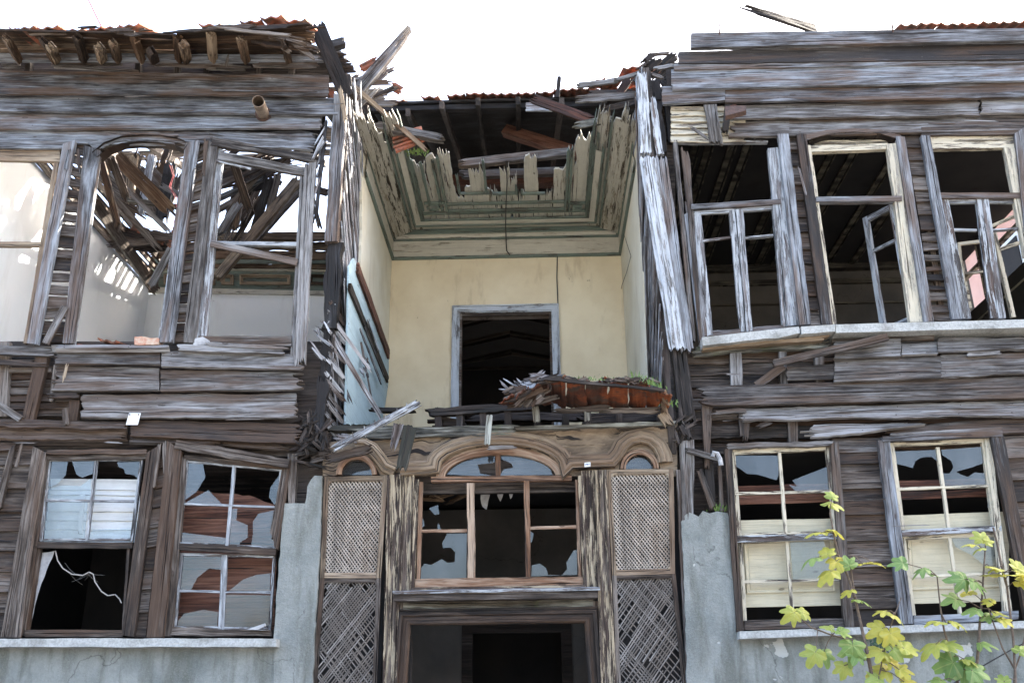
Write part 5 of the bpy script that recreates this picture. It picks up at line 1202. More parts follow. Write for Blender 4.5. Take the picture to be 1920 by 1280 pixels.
lb('thin lower prong beside the forked rafter against the sky',(1384,12),(1450,34),3,-.3,'char',name='forked_rafter',cat='rafter',th=.02,rag=(.1,.02))
lb('grey slat fallen diagonally across the third left upstairs window',(394,455),(558,491),13,-.07,'grey',name='fallen_lath',cat='lath',th=.025,rag=(.01,.01),crack=1)
lb('brown slat leaning in front of the boards left of the second window',(122,572),(84,645),14,-.08,'grey',name='fallen_lath',cat='lath',th=.02,rag=(.03,.02))
lb('board fragment hanging inside the second left window above the white wall corner',(322,462),(280,540),15,.8,'grey',name='hanging_board',cat='board',th=.02,rag=(.05,.06))
lb('big diagonal plank nailed across the gap under the right stone sill',(1449,681),(1668,630),14,-.12,'grey',name='diagonal_plank',cat='plank',th=.03,rag=(.02,.03),crack=2)
lb('small diagonal board in the gap at the left edge between the storeys',(-6,757),(40,786),13,-.05,'grey',name='diagonal_plank',cat='plank',th=.03,rag=(.02,.02))
lb('narrow stick standing before the lower left boards',(120,762),(124,798),11,-.08,'brown',name='upright_stick',cat='stick',th=.02,rag=(.03,.03))
lb('thin pale sliver hanging on the boards below the second left window',(127,676),(116,720),5,-.08,'tan',name='hanging_sliver',cat='sliver',th=.01)
lb('small curved sliver dangling from the left eave slats',(430,100),(422,126),6,-.1,'grey',name='hanging_sliver',cat='sliver',th=.01)
lb('mossy board hanging over the front of the entrance arches',(769,796),(752,882),27,-.22,'mossy',name='hanging_board',cat='board',th=.03,rag=(.02,.05),wob=.006,w2=20)
lb('splintered pale board end hanging beside the mossy board',(748,792),(735,845),20,-.18,'lath',name='hanging_board',cat='board',th=.02,rag=(.02,.14),w2=12)
lb('speckled slat dangling over the middle of the main arch',(918,776),(913,834),11,-.25,'mossy',name='dangling_slat',cat='slat',th=.02,rag=(.03,.02))
lb('short stub dangling at the left end of the rusty canopy',(1003,758),(1007,792),13,-.2,'mossy',name='dangling_slat',cat='slat',th=.03,rag=(.03,.02))
lb('tiny speckled slat end under the middle of the rusty canopy',(1100,770),(1101,790),10,-.2,'mossy',name='dangling_slat',cat='slat',th=.02,rag=(.02,.02))
# long pale laths with nails
def nailed(mb):
    bar(mb,(622,842),(788,753),14,-.26,.02,rag=(.1,.06),crack=2,wob=.003); bar(mb,(640,836),(775,757),7,-.29,.015,rag=(.2,.1))
    for t in (.12,.25,.38,.5,.62,.75,.86):
        a=P(622+166*t,842-89*t,-.26); tube(mb,[a+V((0,.02,-.05)),a+V((-.01,-.03,.045))],.004,5)
loose('nailed_lath','white','pale nail-studded lath leaning over the left end of the balcony edge','lath',None,nailed)
lb('dark bark-like plank sagging over the left half-round light',(606,862),(700,838),17,-.2,'brown',name='sagging_plank',cat='plank',th=.04,rag=(.12,.1),wob=.01,bite=.02)
lb('split plank wedge above the sagging dark plank at the left corner',(625,816),(672,824),14,-.15,'lath',name='sagging_plank',cat='plank',th=.02,rag=(.1,.08))
# heaps of rotten splinters
loose('splinter_heap','dark','black rotten splinter heap where the left corner meets the balcony edge','debris',None,lambda mb:(splinters(mb,588,812,-.02,80,.22,.028,26,30,ang=.5,sp=1.5,sY=.16),splinters(mb,588,850,.06,40,.3,.035,22,24,ang=.1,sp=.5)))
loose('splinter_heap','dark','small dark splinter heap at the right end of the balcony edge','debris',None,lambda mb:splinters(mb,1282,805,.0,26,.22,.04,14,26,ang=1.2,sp=1.1))
loose('splinter_heap','lath','pale splintered ends sticking up left of the rusty canopy','debris',None,lambda mb:(splinters(mb,972,722,.2,14,.22,.025,26,12,ang=-.35,sp=.5),splinters(mb,1020,712,.3,16,.25,.05,30,8,ang=.35,sp=.5)))
loose('splinter_heap','grey','broken boards jammed under the left roof corner below the red tiles','debris',None,lambda mb:splinters(mb,690,165,.7,26,.42,.07,38,30,ang=.5,sp=.5,sY=.3,th=.02))
loose('splinter_heap','dark','splintered ends piled where the middle roof meets the right wing','debris',None,lambda mb:splinters(mb,1225,125,.4,20,.3,.06,30,22,ang=.4,sp=.5,sY=.2,th=.02))
loose('splinter_heap','lath','splinters sticking out beside the black left corner post','debris',None,lambda mb:(splinters(mb,606,640,-.02,14,.28,.02,12,60,ang=-.9,sp=.35),splinters(mb,600,300,.0,10,.35,.03,10,60,ang=1.3,sp=.3)))
# slipped laths in front of left side wall
for a,b,w_,l in (((612,610),(720,790),9,'long split lath slipping down across the left side wall'),((604,636),(660,760),8,'shorter split lath slipping beside the black corner post'),((625,600),(700,700),6,'thin slipped lath just above the long one on the left side wall')):
    lb(l,a,b,w_,.02,'lath',Y2=.35,name='slipped_lath',cat='lath',th=.012,group=None,rag=(.06,.12))
# pale blue panel leaning in the bay
pn=thing('leaning_panel',PX(690,790,xl+.06),'pale blue boarded panel with dark battens leaning on the left side wall','panel')
XPn=xl+.07
def pxs(mb,pts,th,Xo=0.,jag=.0): slab(mb,pts,0,th,jag=jag,f=lambda a,b:PX(a,b,XPn+Xo),nd=(-1,0,0),step=.05)
mb=MB(); pxs(mb,[(655,500),(664,484),(672,500),(730,655),(728,720),(716,795),(648,795)],.02,jag=.012); obj('board',mb,M['bluepanel'],pn)
def xbar(mb,a,b,w_,Xo,th=.03,**k):
    A=PX(*a,XPn+Xo);B=PX(*b,XPn+Xo); ax=(B-A).normalized(); ac=ax.cross(V((1,0,0))).normalized()*w_/2
    sheet(mb,A-ac,B-ac,B+ac,A+ac,th=th,nd=(-1,0,0),**k)
for a,b,w_,mt in (((672,500),(731,665),.13,'red'),((657,535),(729,712),.09,'dark')):
    mb=MB(); xbar(mb,a,b,w_,.03,wob=.004,rag=(.05,.03)); obj('batten',mb,M[mt],pn)
mb=MB()
for a,b in (((676,615),(716,720)),((684,612),(722,706)),((678,640),(700,760)),((690,600),(712,660))): xbar(mb,a,b,.03,.05,th=.015,rag=(.05,.1))
splinters(mb,684,690,PX(684,690,XPn+.08).y,12,.14,.02,6,14,ang=-1.2,sp=.5); obj('slat',mb,M['lath'],pn)
# rusty canopy of the entrance
cn=thing('tin_canopy',P(1130,790,.0),'rust-orange broken tin and board canopy sagging over the entrance, grass on top','canopy')
def canopy():
    x0,x1=945,1256; mb=MB()
    prof_=[(935,752,762),(965,742,760),(995,724,758),(1030,708,758),(1060,708,768),(1100,709,770),(1140,709,768),(1180,711,768),(1215,716,768),(1240,730,768),(1256,744,768)]
    for (a,b) in zip(prof_,prof_[1:]):
        k=max(1,int((b[0]-a[0])/34)); 
        for i in range(k):
            u0,u1=i/k,(i+1)/k-.02
            f_=lambda q0,q1,u:q0+(q1-q0)*u
            A=P(f_(a[0],b[0],u0),f_(a[1],b[1],u0),-.52);B=P(f_(a[0],b[0],u1),f_(a[1],b[1],u1),-.52+R.uniform(-.03,.03))
            D=P(f_(a[0],b[0],u0)*.96+45,f_(a[2],b[2],u0),.02);E=P(f_(a[0],b[0],u1)*.96+45,f_(a[2],b[2],u1),.02)
            sheet(mb,A,D,E,B,th=.012,nd=(0,0,1),rag=(.10,.04),wob=.012,n=8,m=8,rel=.012,twist=.05)
    return mb
obj('tin_sheet',canopy(),M['rust'],cn)
mb=MB(); bar(mb,(1020,709),(1246,731),5,-.54,.03,wob=.006); bar(mb,(1000,716),(1060,706),7,-.5,.05,wob=.01,rag=(.1,.05)); bar(mb,(950,752),(1000,730),9,-.45,.04,rag=(.08,.1)); obj('edge_board',mb,M['dark'],cn)
mb=MB()
for (x0,y0,x1,y1,w_,Y) in ((960,752,1030,722,9,-.40),(975,760,1050,742,8,-.3),(1010,712,1052,700,8,-.5),(1035,770,1150,764,10,-.12),(1120,772,1240,768,9,-.10),(1055,704,1080,715,7,-.53),(948,762,985,756,8,-.2),(1150,712,1190,714,5,-.54)): bar(mb,(x0,y0),(x1,y1),w_,Y,.03,rag=(.08,.08),wob=.01,twist=.03)
splinters(mb,1120,712,-.45,30,.16,.04,120,3,ang=0,sp=.5,sY=.06); splinters(mb,985,742,-.35,22,.2,.05,36,14,ang=.5,sp=.5,sY=.1)
obj('broken_boards',mb,M['brown'],cn)
mb=MB(); sheet(mb,P(1240,728,-.5),P(1256,742,-.4),P(1252,792,.0),P(1236,768,.0),th=.02,rag=(.05,.08),nd=(1,0,0)); bar(mb,(1240,772),(1258,798),20,-.1,.03,rag=(.02,.08)); obj('end_board',mb,M['tan'],cn)
gr=MB()
for i in range(150):
    x=R.choice([1085,1120,1140,1175,1195,1200,1215,1222,1230])+R.gauss(0,10); y=713+max(0,(x-1190))*.28
    b=P(x,y,-.5+R.uniform(0,.25)); h=R.uniform(.02,.10)*(1.2 if x>1180 else .6); d=V((R.uniform(-.5,.5),R.uniform(-.5,.5),1)).normalized()*h; s_=V((.004,0,0))
    gr.add([b-s_,b+s_,b+d*.6+V((R.uniform(-.01,.01),0,0))+s_*.7,b+d+V((0,0,-.01*R.random()))],[(0,1,2,3)],[(0,0,i*.1)]*4)
o=obj('grass_tuft',gr,M['cactus'],base=True); tag(o,'thin green grass growing along the top of the rusty canopy','grass',kind='stuff')
for lab,cx,cy,Y,n in (('green moss and seedlings on the broken ceiling beside the red tile',780,288,.75,70),('small green seedlings on top of the right stucco pier',1345,957,.0,60),('small green weeds by the dark right end of the balcony',1246,760,-.1,60)):
    gr=MB()
    for i in range(n):
        b=P(cx+R.gauss(0,10),cy+R.gauss(0,3),Y+R.uniform(0,.1)); h=R.uniform(.02,.07); d=V((R.uniform(-.9,.9),R.uniform(-.9,.3),1)).normalized()*h; s_=V((.006,0,.0))
        gr.add([b-s_*.4,b+s_*.4,b+d*.5+s_,b+d,b+d*.5-s_],[(0,1,2,3,4)],[(0,0,i*.1)]*5)
    o=obj('moss_tuft',gr,M['cactus'],base=True); tag(o,lab,'plant',kind='stuff')
# stove pipe
sp=thing('stovepipe',P(498,222,-.02),'rusty beige stovepipe stub poking out of the silvery boards','pipe')
mb=MB(); A=P(497,222,.1); B=P(484,190,-.42)
def hollow(mb,A,B,r,th=.006,k=20):
    d=(B-A).normalized(); a=d.cross(V((1,0,0))).normalized(); b=d.cross(a); vs=[];wc=[]
    for p,r_ in ((A,r),(B,r),(B,r-th),(A,r-th)):
        for j in range(k):
            t=j*2*math.pi/k; vs.append(p+(a*math.cos(t)+b*math.sin(t))*r_); wc.append((0,j*.02,1))
    fs=[(l*k+j,l*k+(j+1)%k,(l+1)*k+(j+1)%k,(l+1)*k+j) for l in range(3) for j in range(k)]
    mb.add(vs,fs,wc)
hollow(mb,A,B,.065); obj('pipe',mb,M['pipe'],sp,smooth=False)
mb=MB(); d=(B-A).normalized(); c0=A.lerp(B,.27); hollow(mb,c0-d*.012,c0+d*.012,.088,.02); obj('collar',mb,M['iron'],sp)
# bracket at the right
br=thing('iron_bracket',P(1378,216,-.1),'rusty round iron bracket above the left window of the right wing','bracket')
mb=MB(); sheet(mb,P(1359,208,-.16),P(1398,206,-.14),P(1399,216,-.3),P(1360,226,-.32),th=.05,nd=(0,0,1),wob=.004); obj('plate',mb,M['iron'],br)
mb=MB(); bar(mb,(1371,197),(1381,214),18,-.06,.05,rag=(.02,.02)); obj('holder',mb,M['rust'],br)
# white plate
pl=thing('white_plate',P(249,796,-.1),'small blank white enamel plate nailed between the two left storeys','sign')
mb=MB(); slab(mb,[(242,774),(264,774),(258,796),(236,796)],-.085,.004); obj('plate',mb,M['plate'],pl)
for x in (243.5,260): 
    mb=MB(); c_=P(x,777,-.086); box(mb,(c_.x-.006,c_.y-.006,c_.z-.006),(c_.x+.006,c_.y,c_.z+.006)); obj('nail',mb,M['iron'],pl)
pl=thing('house_number_plate',P(1101,872,-.05),'tiny enamel plate on the tan moulding between the arches','sign')
mb=MB(); slab(mb,[(1096,867),(1107,866),(1107,874),(1096,875)],-.06,.003); obj('plate',mb,M['plate'],pl)
mb=MB(); 
for q in ((1098,868.5,1100,873),(1101,868.5,1103,873),(1104,868,1105.5,873)): slab(mb,[(q[0],q[1]),(q[2],q[1]),(q[2],q[1]+1.3),(q[0],q[3])],-.062,.001)
obj('marking',mb,simple('blue_enamel',(.03,.07,.25),.4),pl)
# iron hooks on the right parapet
for x,y,l in ((1350,46,'rusty hook standing on the left end of the right wing top board'),(1675,42,'rusty hook standing on the top board just left of the right roof tiles')):
    mb=MB(); tube(mb,[P(x+1,y,-.1),P(x-1,y+1,-.1),P(x-2,y+6,-.1),P(x-1,y+14,-.1),P(x-1,y+21,-.08)],.010,6); single('iron_hook',mb,M['iron'],l,'hook')
# cables
for pts,l in (([(160,-12),(180,30),(193,56),(207,66)],'left of the two thin red cables crossing the white sky'),([(226,-12),(222,25),(216,62)],'right of the two thin red cables crossing the white sky')):
    mb=MB(); tube(mb,[P(x,y,-.3) for x,y in pts],.008,5); single('red_cable',mb,M['redwire'],l,'cable')
mb=MB(); q=[(949,300),(951,340),(949,380),(948,415),(949,450),(950,470),(956,478)]; tube(mb,[P(x,y,Yb-.4 if y>395 else Yb-.6) if 0 else PZ(x,y,ZC-.1) for x,y in q[:4]]+[P(x,y,Yb-.1) for x,y in q[4:]],.008,5); single('ceiling_cable',mb,M['wire'],'dark cable running down the centre of the broken ceiling','cable')
mb=MB(); tube(mb,[P(x,y,Yb-.02) for x,y in ((1045,478),(1044,520),(1046,568),(1047,600))],.008,5); single('wall_conduit',mb,M['wire'],'thin conduit dropping to the top right corner of the upstairs doorway','conduit')
mb=MB(); tube(mb,[PX(x,y,xr-.02) for x,y in ((1170,440),(1183,480),(1175,510),(1166,535),(1156,590),(1152,610),(1157,616),(1160,607))],.004,4); single('loose_wire',mb,M['wire'],'thin loose wire curling down the right side wall','wire')
mb=MB()
for dx in (0,4,7): tube(mb,[P(x+dx*.6+R.uniform(-2,2),y,.35) for x,y in ((318,310),(324,330),(316,350),(326,370),(330,395),(324,420),(328,450))],.002,4)
single('loose_wire',mb,M['redwire'],'tangled reddish wires hanging inside the second left window','wire')
# rope in the lower left window
mb=MB(); pts=[(104,1032),(108,1050),(118,1065),(135,1076),(155,1078),(167,1072),(175,1076),(178,1090),(190,1108),(202,1116),(216,1114),(224,1122),(228,1130)]
tube(mb,sub([P(x,y,.03) for x,y in pts],.02),.0055,5)
for i in range(9):
    x,y=R.choice(pts[2:6]+[(168,1072)]*3); a=P(x+R.uniform(-8,8),y,.03); b=P(x+R.uniform(-25,30),y+R.choice([R.uniform(5,24),R.uniform(-42,-10)]),.04+R.uniform(0,.1)); tube(mb,[a,a.lerp(b,.5)+V((0,0,-.01)),b],.0009,3)
single('cobweb_rope',mb,M['rope'],'dusty cobweb-covered rope sagging across the open lower left window','rope')
mb=MB(); slab(mb,z7(180,600,285,590,255,660,215,760,180,880,150,1000,110,1020),.06,.004,jag=.006); o=single('torn_curtain',mb,M['cloth'],'torn pale net curtain gathered at the left of the open lower left window','curtain')
mb=MB(); 
slab(mb,z7(1290,1000,1330,985,1380,968,1385,980,1345,1000,1400,1003),-.06,.03,jag=.004); single('plaster_lump',mb,M['cloth'],'pale crumbled lump on the bottom rail beside the left stucco pier','rubble')
# rubble on the left window ledge
mb=MB(); tiles(mb,P(150,643,-.05),P(200,643,-.05),1,jit=.2); tiles(mb,P(185,640,.02),P(230,643,.02),1,jit=.2); single('fallen_tiles',mb,M['tile'],'red broken tiles lying on the ledge of the second left window','roof tile')
mb=MB(); slab(mb,[(252,631),(264,630),(298,634),(297,645),(252,646)],-.05,.12,jag=.01,step=.03); single('broken_brick',mb,M['brick'],'mortar-caked brick lump on the ledge of the second left window','brick')
mb=MB(); slab(mb,[(366,634),(380,631),(392,638),(396,645),(362,646)],-.05,.08,jag=.008,step=.03); single('rubble_lump',mb,M['cloth'],'greyish lump in the corner of the third left window ledge','rubble')
# red tiles
def tl(lab,A,B,rows,**k):
    mb=MB(); tiles(mb,A,B,rows,**k); return single('loose_roof_tile',mb,M['tile'],lab,'roof tile')
mb=MB()
sheet(mb,P(733,252,.7),P(790,236,.75),P(795,262,.55),P(742,284,.5),th=.03,wob=.003)
for t in (.25,.5,.75): bar(mb,(735+3*t,252+32*t),(790+2*t,238+26*t),4,.5+.1*(1-t),.03)
single('loose_roof_tile',mb,M['tile'],'bright red roof tile lying on the left edge of the broken ceiling','roof tile')
for (a,b,c_,d,Y,l) in ((676,128,706,112,.5,'upper red tile wedged behind the pale leaning pole'),(735,160,752,170,.9,'small red tile fragment right of the pale leaning pole'),(616,168,628,196,.05,'red tile fragment behind the grey left corner post top')):
    mb=MB(); bar(mb,(a,b),(c_,d),16,Y,.03,rag=(.01,.02)); bar(mb,(a,b-5),(c_,d-5),3,Y-.012,.02); bar(mb,(a,b+3),(c_,d+3),3,Y-.012,.02); single('loose_roof_tile',mb,M['tile'],l,'roof tile')
# collapsed rafters inside the left room
G='collapsed timbers inside the left room'
raf=[((205,292),(240,380),14,1.0,1.2,'brown','dark upright-leaning timber at the top left inside the second left window'),
((188,300),(222,430),12,1.2,1.0,'raw','brown stake leaning down inside the second left window near its left casing'),
((214,288),(322,398),26,1.3,1.6,'raw','thick brown timber falling rightwards inside the second left window'),
((205,320),(322,440),9,2.0,2.2,'grey','thin grey slat crossing below the thick brown timber'),
((192,345),(300,470),12,2.4,2.6,'brown','lower dark slat crossing the second left window opening'),
((250,290),(240,380),16,2.9,2.9,'tan','pale upright board at the back of the second left window'),
((285,288),(262,400),14,3.1,3.1,'lath','bright upright board at the back beside the pale one'),
((320,300),(300,420),22,2.6,2.6,'char','dark upright board beside the right casing of the second left window'),
((300,345),(345,370),10,2.2,2.2,'grey','short grey board end near the right casing of the second left window'),
((232,372),(345,388),8,2.8,2.8,'mossy','level grey lath behind the fallen timbers'),
((170,372),(290,545),18,.9,4.3,'brown','long rail sloping along the white side wall'),
((436,300),(468,398),15,.8,.9,'brown','upright timber with a sunlit notch inside the third left window'),
((404,520),(562,330),19,1.0,2.4,'tan','long round pole crossing the third left window from lower left'),
((452,470),(560,350),22,2.2,3.0,'brown','thick dark pole behind the long round pole'),
((505,330),(470,450),14,1.8,2.0,'char','dark slat dropping behind the long round pole'),
((520,325),(498,420),12,2.0,2.0,'brown','second dark slat dropping beside it on the right'),
((405,350),(515,300),9,2.2,2.2,'lath','bright sloping slat at the top of the third left window'),
((405,372),(500,330),9,2.5,2.5,'blue','blue-grey sloping slat below the bright one'),
((402,395),(448,370),10,2.8,2.8,'grey','lowest sloping slat beside the left casing of the third window'),
((440,430),(452,365),10,2.4,2.4,'raw','small brown upright behind the sunlit timber'),
((408,440),(450,372),12,1.6,1.6,'blue','slanting grey board near the left casing of the third left window'),
((545,340),(620,362),12,2.4,2.4,'grey','level beam running right behind the third left window head'),
((395,300),(470,330),10,3.0,3.0,'tan','pale brown board far back at the top of the third left window'),
((455,310),(545,300),12,3.2,3.2,'char','dark level board far back under the sagging window head'),
((470,350),(530,335),16,2.7,2.7,'char','charred clump of boards at the middle of the third left window'),
((575,330),(600,430),8,1.5,1.5,'grey','thin upright slat between the third window and the corner post')]
for a,b,w_,y0,y1,mt,l in raf: lb(l,a,b,w_,y0,mt,Y2=y1,name='collapsed_rafter',cat='timber',group=G,th=.06,rag=(.08,.14),crack=1)
mb=MB(); splinters(mb,262,450,3.2,26,1.0,.12,50,18,ang=-.2,sp=.4,sY=.5,th=.02); splinters(mb,250,350,3.4,16,1.3,.12,50,36,ang=-.8,sp=.3,sY=.4,th=.02); splinters(mb,285,330,3.9,14,1.3,.12,45,30,ang=1.35,sp=.25,sY=.2,th=.02); single('splinter_heap',mb,M['brown'],'tangle of broken boards on the wall top inside the second left window','debris')
mb=MB(); splinters(mb,460,325,2.8,16,1.3,.10,60,26,ang=.5,sp=.35,sY=.5,th=.02); splinters(mb,445,385,3.4,9,1.2,.10,30,30,ang=1.2,sp=.3,sY=.3,th=.02); single('splinter_heap',mb,M['brown'],'tangle of broken boards at the top inside the third left window','debris')
mb=MB()
for (x,y,Y) in ((255,425,3.0),(268,432,3.0),(300,450,2.8),(330,432,2.6),(322,458,2.5),(425,300,3.1),(450,385,3.2)): 
    a=R.uniform(-.6,.6); bar(mb,(x-9,y-9*a),(x+9,y+9*a),14,Y,.03,rag=(.03,.03))
single('tile_heap',mb,M['tile'],'red tile fragments caught in the timbers inside the left windows','rubble')
# standing remnants that belong to the house: left room cornice
m_=MB(); zc2=P(440,548,4.5).z
def ybar(mb,x,z,y0,y1,w_,th,**k): sheet(mb,V((x,y0,z)),V((x,y1,z)),V((x,y1,z-w_)),V((x,y0,z-w_)),th=th,nd=(-1,0,0),**k)
zz0=P(280,540,4.5).z
for k,(dz_,w_,o) in enumerate(((0.1,.12,.03),(.22,.11,.07),(.34,.11,.12),(.46,.11,.18))): ybar(m_,XL+o+.02,zz0+dz_,.1,4.4-.0*k,w_,.03,wob=.006,crack=2)
part('cornice',m_,'brown','weathered cornice strips along the left room side wall')
m_=MB(); hb(m_,278,538,548,640,546,553,4.46,0,th=.05,wob=.002); hb(m_,278,500,504,640,505,509,4.42,0,th=.04); part('cornice',m_,'ceil')
m_=MB(); hb(m_,278,504,540,640,509,548,4.48,0,th=.03,wob=.001); hb(m_,278,484,492,640,486,494,4.36,0,th=.05,wob=.004); part('cornice',m_,'green','faded green frieze over the left room back wall')
m_=MB(); 
for (x0_,x1_) in ((284,296),(308,318),(330,378),(392,404),(416,438),(450,545),(556,566),(580,630)):
    mould(m_,[P(*q,4.47) for q in ((x0_,515),(x1_,516),(x1_,535),(x0_,534))],[(0,0),(0,.03),(.02,.035),(.03,.01),(.05,.015),(.05,0)],closed=True)
hb(m_,278,494,500,640,496,503,4.38,0,th=.05,wob=.003); hb(m_,278,470,484,640,470,486,4.2,0,th=.04,wob=.01,rag=(.1,.1),crack=2); hb(m_,278,455,468,640,452,468,4.0,0,th=.04,wob=.012,rag=(.3,.2),crack=3)
hb(m_,330,436,450,640,434,448,3.9,0,th=.08,wob=.006,rag=(.3,0))
part('cornice_panel',m_,'tan','raised cornice panels over the left room back wall')
# ================================================================ neighbour house beyond the right side wall
nb=thing('pink_house',(XR+9,8,0),'pink rendered neighbour house seen through the rightmost upstairs window','house')
mb=MB(); zt=PX(1800,520,XR+5).z
box(mb,(XR+5,2,0),(XR+13,26,PX(1812,470,XR+5).z)); obj('wall',mb,M['pink'],nb)
mb=MB(); zq=PX(1812,470,XR+5).z; box(mb,(XR+4.7,1.7,zq),(XR+13.3,26.3,zq+.2)); obj('roof',mb,M['tile'],nb)
for yy in (5,8.2,11.4,14.6,17.8,21):
    mb=MB(); box(mb,(XR+4.93,yy,zq-2.6),(XR+4.999,yy+1.3,zq-.8)); w_=obj('window',mb,M['whitep'],nb)
    mb=MB(); box(mb,(XR+4.90,yy+.12,zq-2.48),(XR+4.929,yy+1.18,zq-.92)); obj('pane',mb,M['dark_in'],w_)
# ================================================================ fig tree in front
LOBE=[(0,1.),(9,.97),(17,.80),(25,.62),(30,.58),(38,.78),(48,.93),(58,.88),(68,.64),(74,.56),(84,.70),(97,.74),(110,.64),(122,.54),(140,.38),(158,.36),(172,.26),(180,.06)]
def leaf(mb,c,nrm,tip,size,hue,curl=.25,lobed=1.):
    nrm=V(nrm).normalized(); tip=(V(tip)-nrm*V(tip).dot(nrm)).normalized(); side=tip.cross(nrm)
    pts=[]; var=[R.uniform(.88,1.08) for _ in LOBE]
    for s_ in (1,-1):
        L=[(a*s_,r) for a,r in LOBE]
        if s_<0: L=L[1:-1][::-1]
        for a,r in L:
            r=r if lobed>=1 else r*lobed+(1-lobed)*(.62+.2*math.cos(math.radians(a)))
            pts.append((math.radians(a),r*R.uniform(.93,1.05)))
    rings=(.35,.7,1.); vs=[V(c)]; wc=[(0,0,hue)]; k=len(pts); fold=R.uniform(.1,.5); tw=R.uniform(-.3,.3)
    for q in rings:
        for a,r in pts:
            x=math.sin(a)*r*q; y=math.cos(a)*r*q
            zc=-curl*(x*x+y*y)*.8+fold*abs(x)*.5-tw*x*y+.05*math.sin(a*5+hue*9)*q
            vs.append(V(c)+side*x*size+tip*y*size+nrm*zc*size); 
            vein=min(abs(math.sin(a-math.radians(v_)))*q for v_ in (0,48,-48,97,-97)); wc.append((q,vein*2,hue))
    fs=[(0,1+i,1+(i+1)%k) for i in range(k)]
    for rr in range(2):
        for i in range(k): fs.append((1+rr*k+i,1+(rr+1)*k+i,1+(rr+1)*k+(i+1)%k,1+rr*k+(i+1)%k))
    mb.add(vs,fs,wc)
FY=-1.7
fig=thing('fig_tree',(P(1600,1280,FY).x,FY,0),'young fig tree with yellow-green lobed leaves in front of the right ground floor windows','tree')
# branches: pixel polylines ; leaves (x,y,size px,hue,tip angle deg (image), tilt)
def fbranch(pts,r0,r1,leaves,Y=FY,subs=()):
    b=MB(); w=[P(x,y,Y+R.uniform(-.02,.02)) for x,y in pts]; tube(b,sub(w,.08),r0,6,r1)
    for s_ in subs: tube(b,sub([P(x,y,Y) for x,y in s_],.08),r0*.55,5,r1)
    f=MB(); 
    for (x,y,sz,hue,ang,ti) in leaves:
        c=P(x,y,Y-R.uniform(.0,.12)); a=math.radians(ang); tip=V((math.cos(a),R.uniform(-.25,.1),math.sin(a)))
        nr=V((R.uniform(-.3,.3),-1+ti,ti*1.1+R.uniform(-.1,.2)))
        S=sz*mpp(x,y,Y); leaf(f,c,nr,tip,S,hue+int(R.random()*40),R.uniform(.2,.9),R.choice([1.,1.,.85]))
        # petiole to the closest branch point
        best=min(sum(([P(px,py,Y) for px,py in s_] for s_ in (pts,)+tuple(subs)),[]),key=lambda p:(p-c).length)
        q=sub(w,.05); best=min(q+[best],key=lambda p:(p-c).length+ .0)
        if (best-c).length<.55: tube(b,[best,best.lerp(c,.5)+V((0,-.01,.015)),c],.0035,5)
    o=obj('branch',b,M['twig'],fig); obj('foliage',f,M['leaf'],o)
Z=z10
def zl(L): return [(1440+a*.29685,900+b*.29685,s*.29685*1.08,h,an,ti) for a,b,s,h,an,ti in L]
fbranch([(1636,1285),(1625,1220),(1615,1150),(1600,1060),(1592,1010),(1570,960),(1556,925)]if 0 else [(1446+0*1,0)]if 0 else [(1641,1300),(1630,1240),(1622,1205),(1612,1160),(1603,1120),(1590,1080),(1572,1040),(1563,1000),(1556,960)],.014,.006,
 zl([(390,150,88,.55,55,.5),(405,105,60,.45,70,.2),(330,330,95,.85,190,.85),(400,315,80,.9,-10,.9),(300,490,100,.25,185,.8),(375,465,70,.7,100,.3),(430,510,85,.95,-80,.3),(395,575,105,.8,195,.6),(515,540,70,.2,110,.1),
 (600,530,100,.9,5,.85),(665,520,75,.85,0,.8),(520,695,75,.85,185,.8),(560,755,80,.35,-5,.85)]),
 subs=([(1603,1120),(1597,1080),(1594,1040)],))
fbranch([(1641,1300),(1620,1205),(1560,1190),(1520,1175),(1506,1163)],.008,.005,
 zl([(165,835,85,.6,215,.2),(215,835,70,.55,30,.3),(400,935,70,.45,150,.6),(455,955,75,.35,-40,.5),(300,1085,100,.5,235,.1),(350,1090,85,.22,-80,.2),(535,1040,110,.2,-95,.15),(560,1090,80,.12,-120,.2),(480,1170,85,.5,-100,.1)]))
fbranch([(1641,1300),(1660,1210),(1668,1180),(1678,1150),(1690,1120)],.006,.004,
 zl([(745,830,80,.85,150,.7),(790,850,80,.9,-20,.7),(720,935,95,.78,200,.2),(775,965,95,.95,-75,.2),(720,1080,110,.7,185,.5),(790,1065,120,.45,20,.4),(860,1060,100,.65,10,.5),(760,1130,80,.8,-60,.4),
 (740,1200,110,.75,170,.4),(830,1195,90,.85,-20,.4),(700,1255,90,.4,200,.4),(860,1270,80,.9,0,.4)]))
fbranch([(1800,1320),(1793,1260),(1784,1230),(1770,1180),(1765,1150),(1760,1110),(1757,1080)],.012,.005,
 zl([(850,520,88,.08,175,.4),(985,560,80,.1,170,.7),(1030,595,60,.15,-20,.7),(1090,895,95,.7,175,.85),(1170,890,85,.75,-5,.8),(1060,1035,120,.6,180,.7),(1120,1040,100,.5,-30,.6),(1170,1150,125,.02,190,.1),(1240,1190,130,.05,-50,.1),(1290,1200,110,.12,-20,.3),(1090,1265,90,.35,190,.6),(1240,1130,80,.55,0,.8)]),
 subs=([(1765,1150),(1775,1170)],))
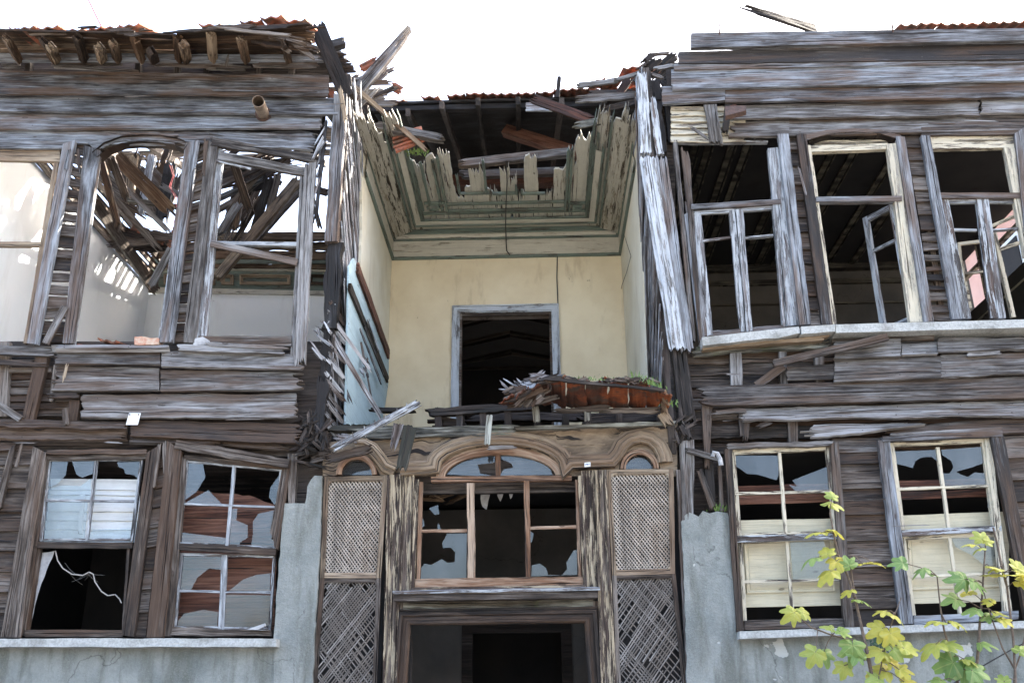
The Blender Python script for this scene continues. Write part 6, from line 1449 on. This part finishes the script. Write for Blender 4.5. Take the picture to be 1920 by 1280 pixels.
fbranch([(1826,1300),(1833,1230),(1837,1170),(1842,1110),(1845,1060),(1848,1020)],.012,.005,
 zl([(1350,370,70,.55,110,.2),(1375,390,60,.6,60,.2),(1295,405,75,.8,185,.8),(1345,430,60,.5,160,.9),(1240,625,105,.1,180,.3),(1300,640,95,.18,-10,.5),(1190,750,95,.22,200,.5),(1265,715,70,.9,100,.6),(1320,820,85,.25,160,.6),(1375,860,85,.2,-60,.6),(1440,840,75,.8,-40,.7),(1400,545,80,.7,-10,.8),(1345,1030,85,.25,-30,.7)]))
fbranch([(1900,1310),(1903,1255),(1895,1240),(1880,1215),(1860,1160),(1850,1130),(1845,1110)],.009,.004,
 zl([(1480,880,70,.85,-60,.5),(1410,770,60,.95,120,.5)]))
fbranch([(1905,1310),(1903,1255),(1900,1200),(1888,1100),(1878,1060),(1870,1020),(1862,988)],.010,.008,
 zl([(1450,600,105,.8,190,.9),(1530,600,110,.85,5,.85),(1600,590,110,.9,-10,.6),(1590,640,100,.8,-50,.5),(1460,560,70,.75,150,.8),(1580,560,80,.6,60,.3),(1590,1080,70,.4,60,.4),(1490,1270,60,.4,100,.4)]),subs=([(1903,1255),(1912,1230),(1920,1200),(1930,1160)],))
# dark green ivy clump behind
iv=MB()
for i in range(420):
    c=P(1654+R.gauss(0,12),1206+R.gauss(0,10),-.35+R.gauss(0,.08)); s_=R.uniform(.008,.018); a=R.uniform(0,6.28)
    n_=V((R.uniform(-1,1),-1,R.uniform(-.3,1))).normalized(); u=n_.cross(V((math.cos(a),.1,math.sin(a)))).normalized(); v=n_.cross(u)
    iv.add([c-u*s_,c-v*s_*.6,c+u*s_,c+v*s_*.6],[(0,1,2,3)],[(.3,.5,R.random()*.1)]*4)
iv2=simple('dark_shrub_green',(.02,.07,.03),.6,0.,(.01,.03,.015),30)
mbx=MB(); tube(mbx,[P(1650,1340,-.35),P(1655,1206,-.35)],.006,5)
sh=thing('small_shrub',(P(1654,1300,-.35).x,-.35,0),'small dark green shrub clump behind the fig leaves below the right sill','shrub'); st_=obj('stem',mbx,M['twig'],sh); obj('foliage',iv,iv2,sh)
mb=MB(); tube(mb,[P(1990,1170,-.1),P(1900,1215,-.1),P(1835,1252,-.1),P(1780,1285,-.1)],.005,4); single('wall_cable',mb,M['wire'],'thin dark cable slanting over the right stucco wall','cable')

# frayed slivers and hairline splits standing off the boards
mb=MB()
areas=[(10,590,140,240,-.10),(110,550,660,830,-.10),(10,230,790,830,-.11),(1380,1915,130,240,-.13),(1330,1900,660,800,-.10),(1580,1680,840,1160,-.06)]
for (x0,x1,y0,y1,Y) in areas:
    for i in range(6 if x1-x0>300 else 3):
        x=R.uniform(x0,x1); y=R.uniform(y0,y1); l=R.uniform(20,90); s_=R.uniform(-.06,.06)
        bar(mb,(x,y),(x+l,y+l*s_),R.uniform(1.2,3.),Y,.004,Y2=Y+R.uniform(-.01,.02),rag=(.05,.08),n=6,m=4,wob=.001)
part('sliver',mb,'grey','thin frayed slivers on the boards')

mb=MB()
for k in range(13):
    y=560+k*19+R.uniform(-4,4); bar(mb,(616+R.uniform(-3,3)-k*.6,y),(650-k*.3+R.uniform(-3,3),y+48+R.uniform(-4,6)),R.uniform(6,9),-.03,.012,Y2=.22,rag=(.05,.06),wob=.003,crack=1,twist=.01)
part('wall_lath',mb,'lath','slanting split laths with dark gaps beside the rotten left corner post')
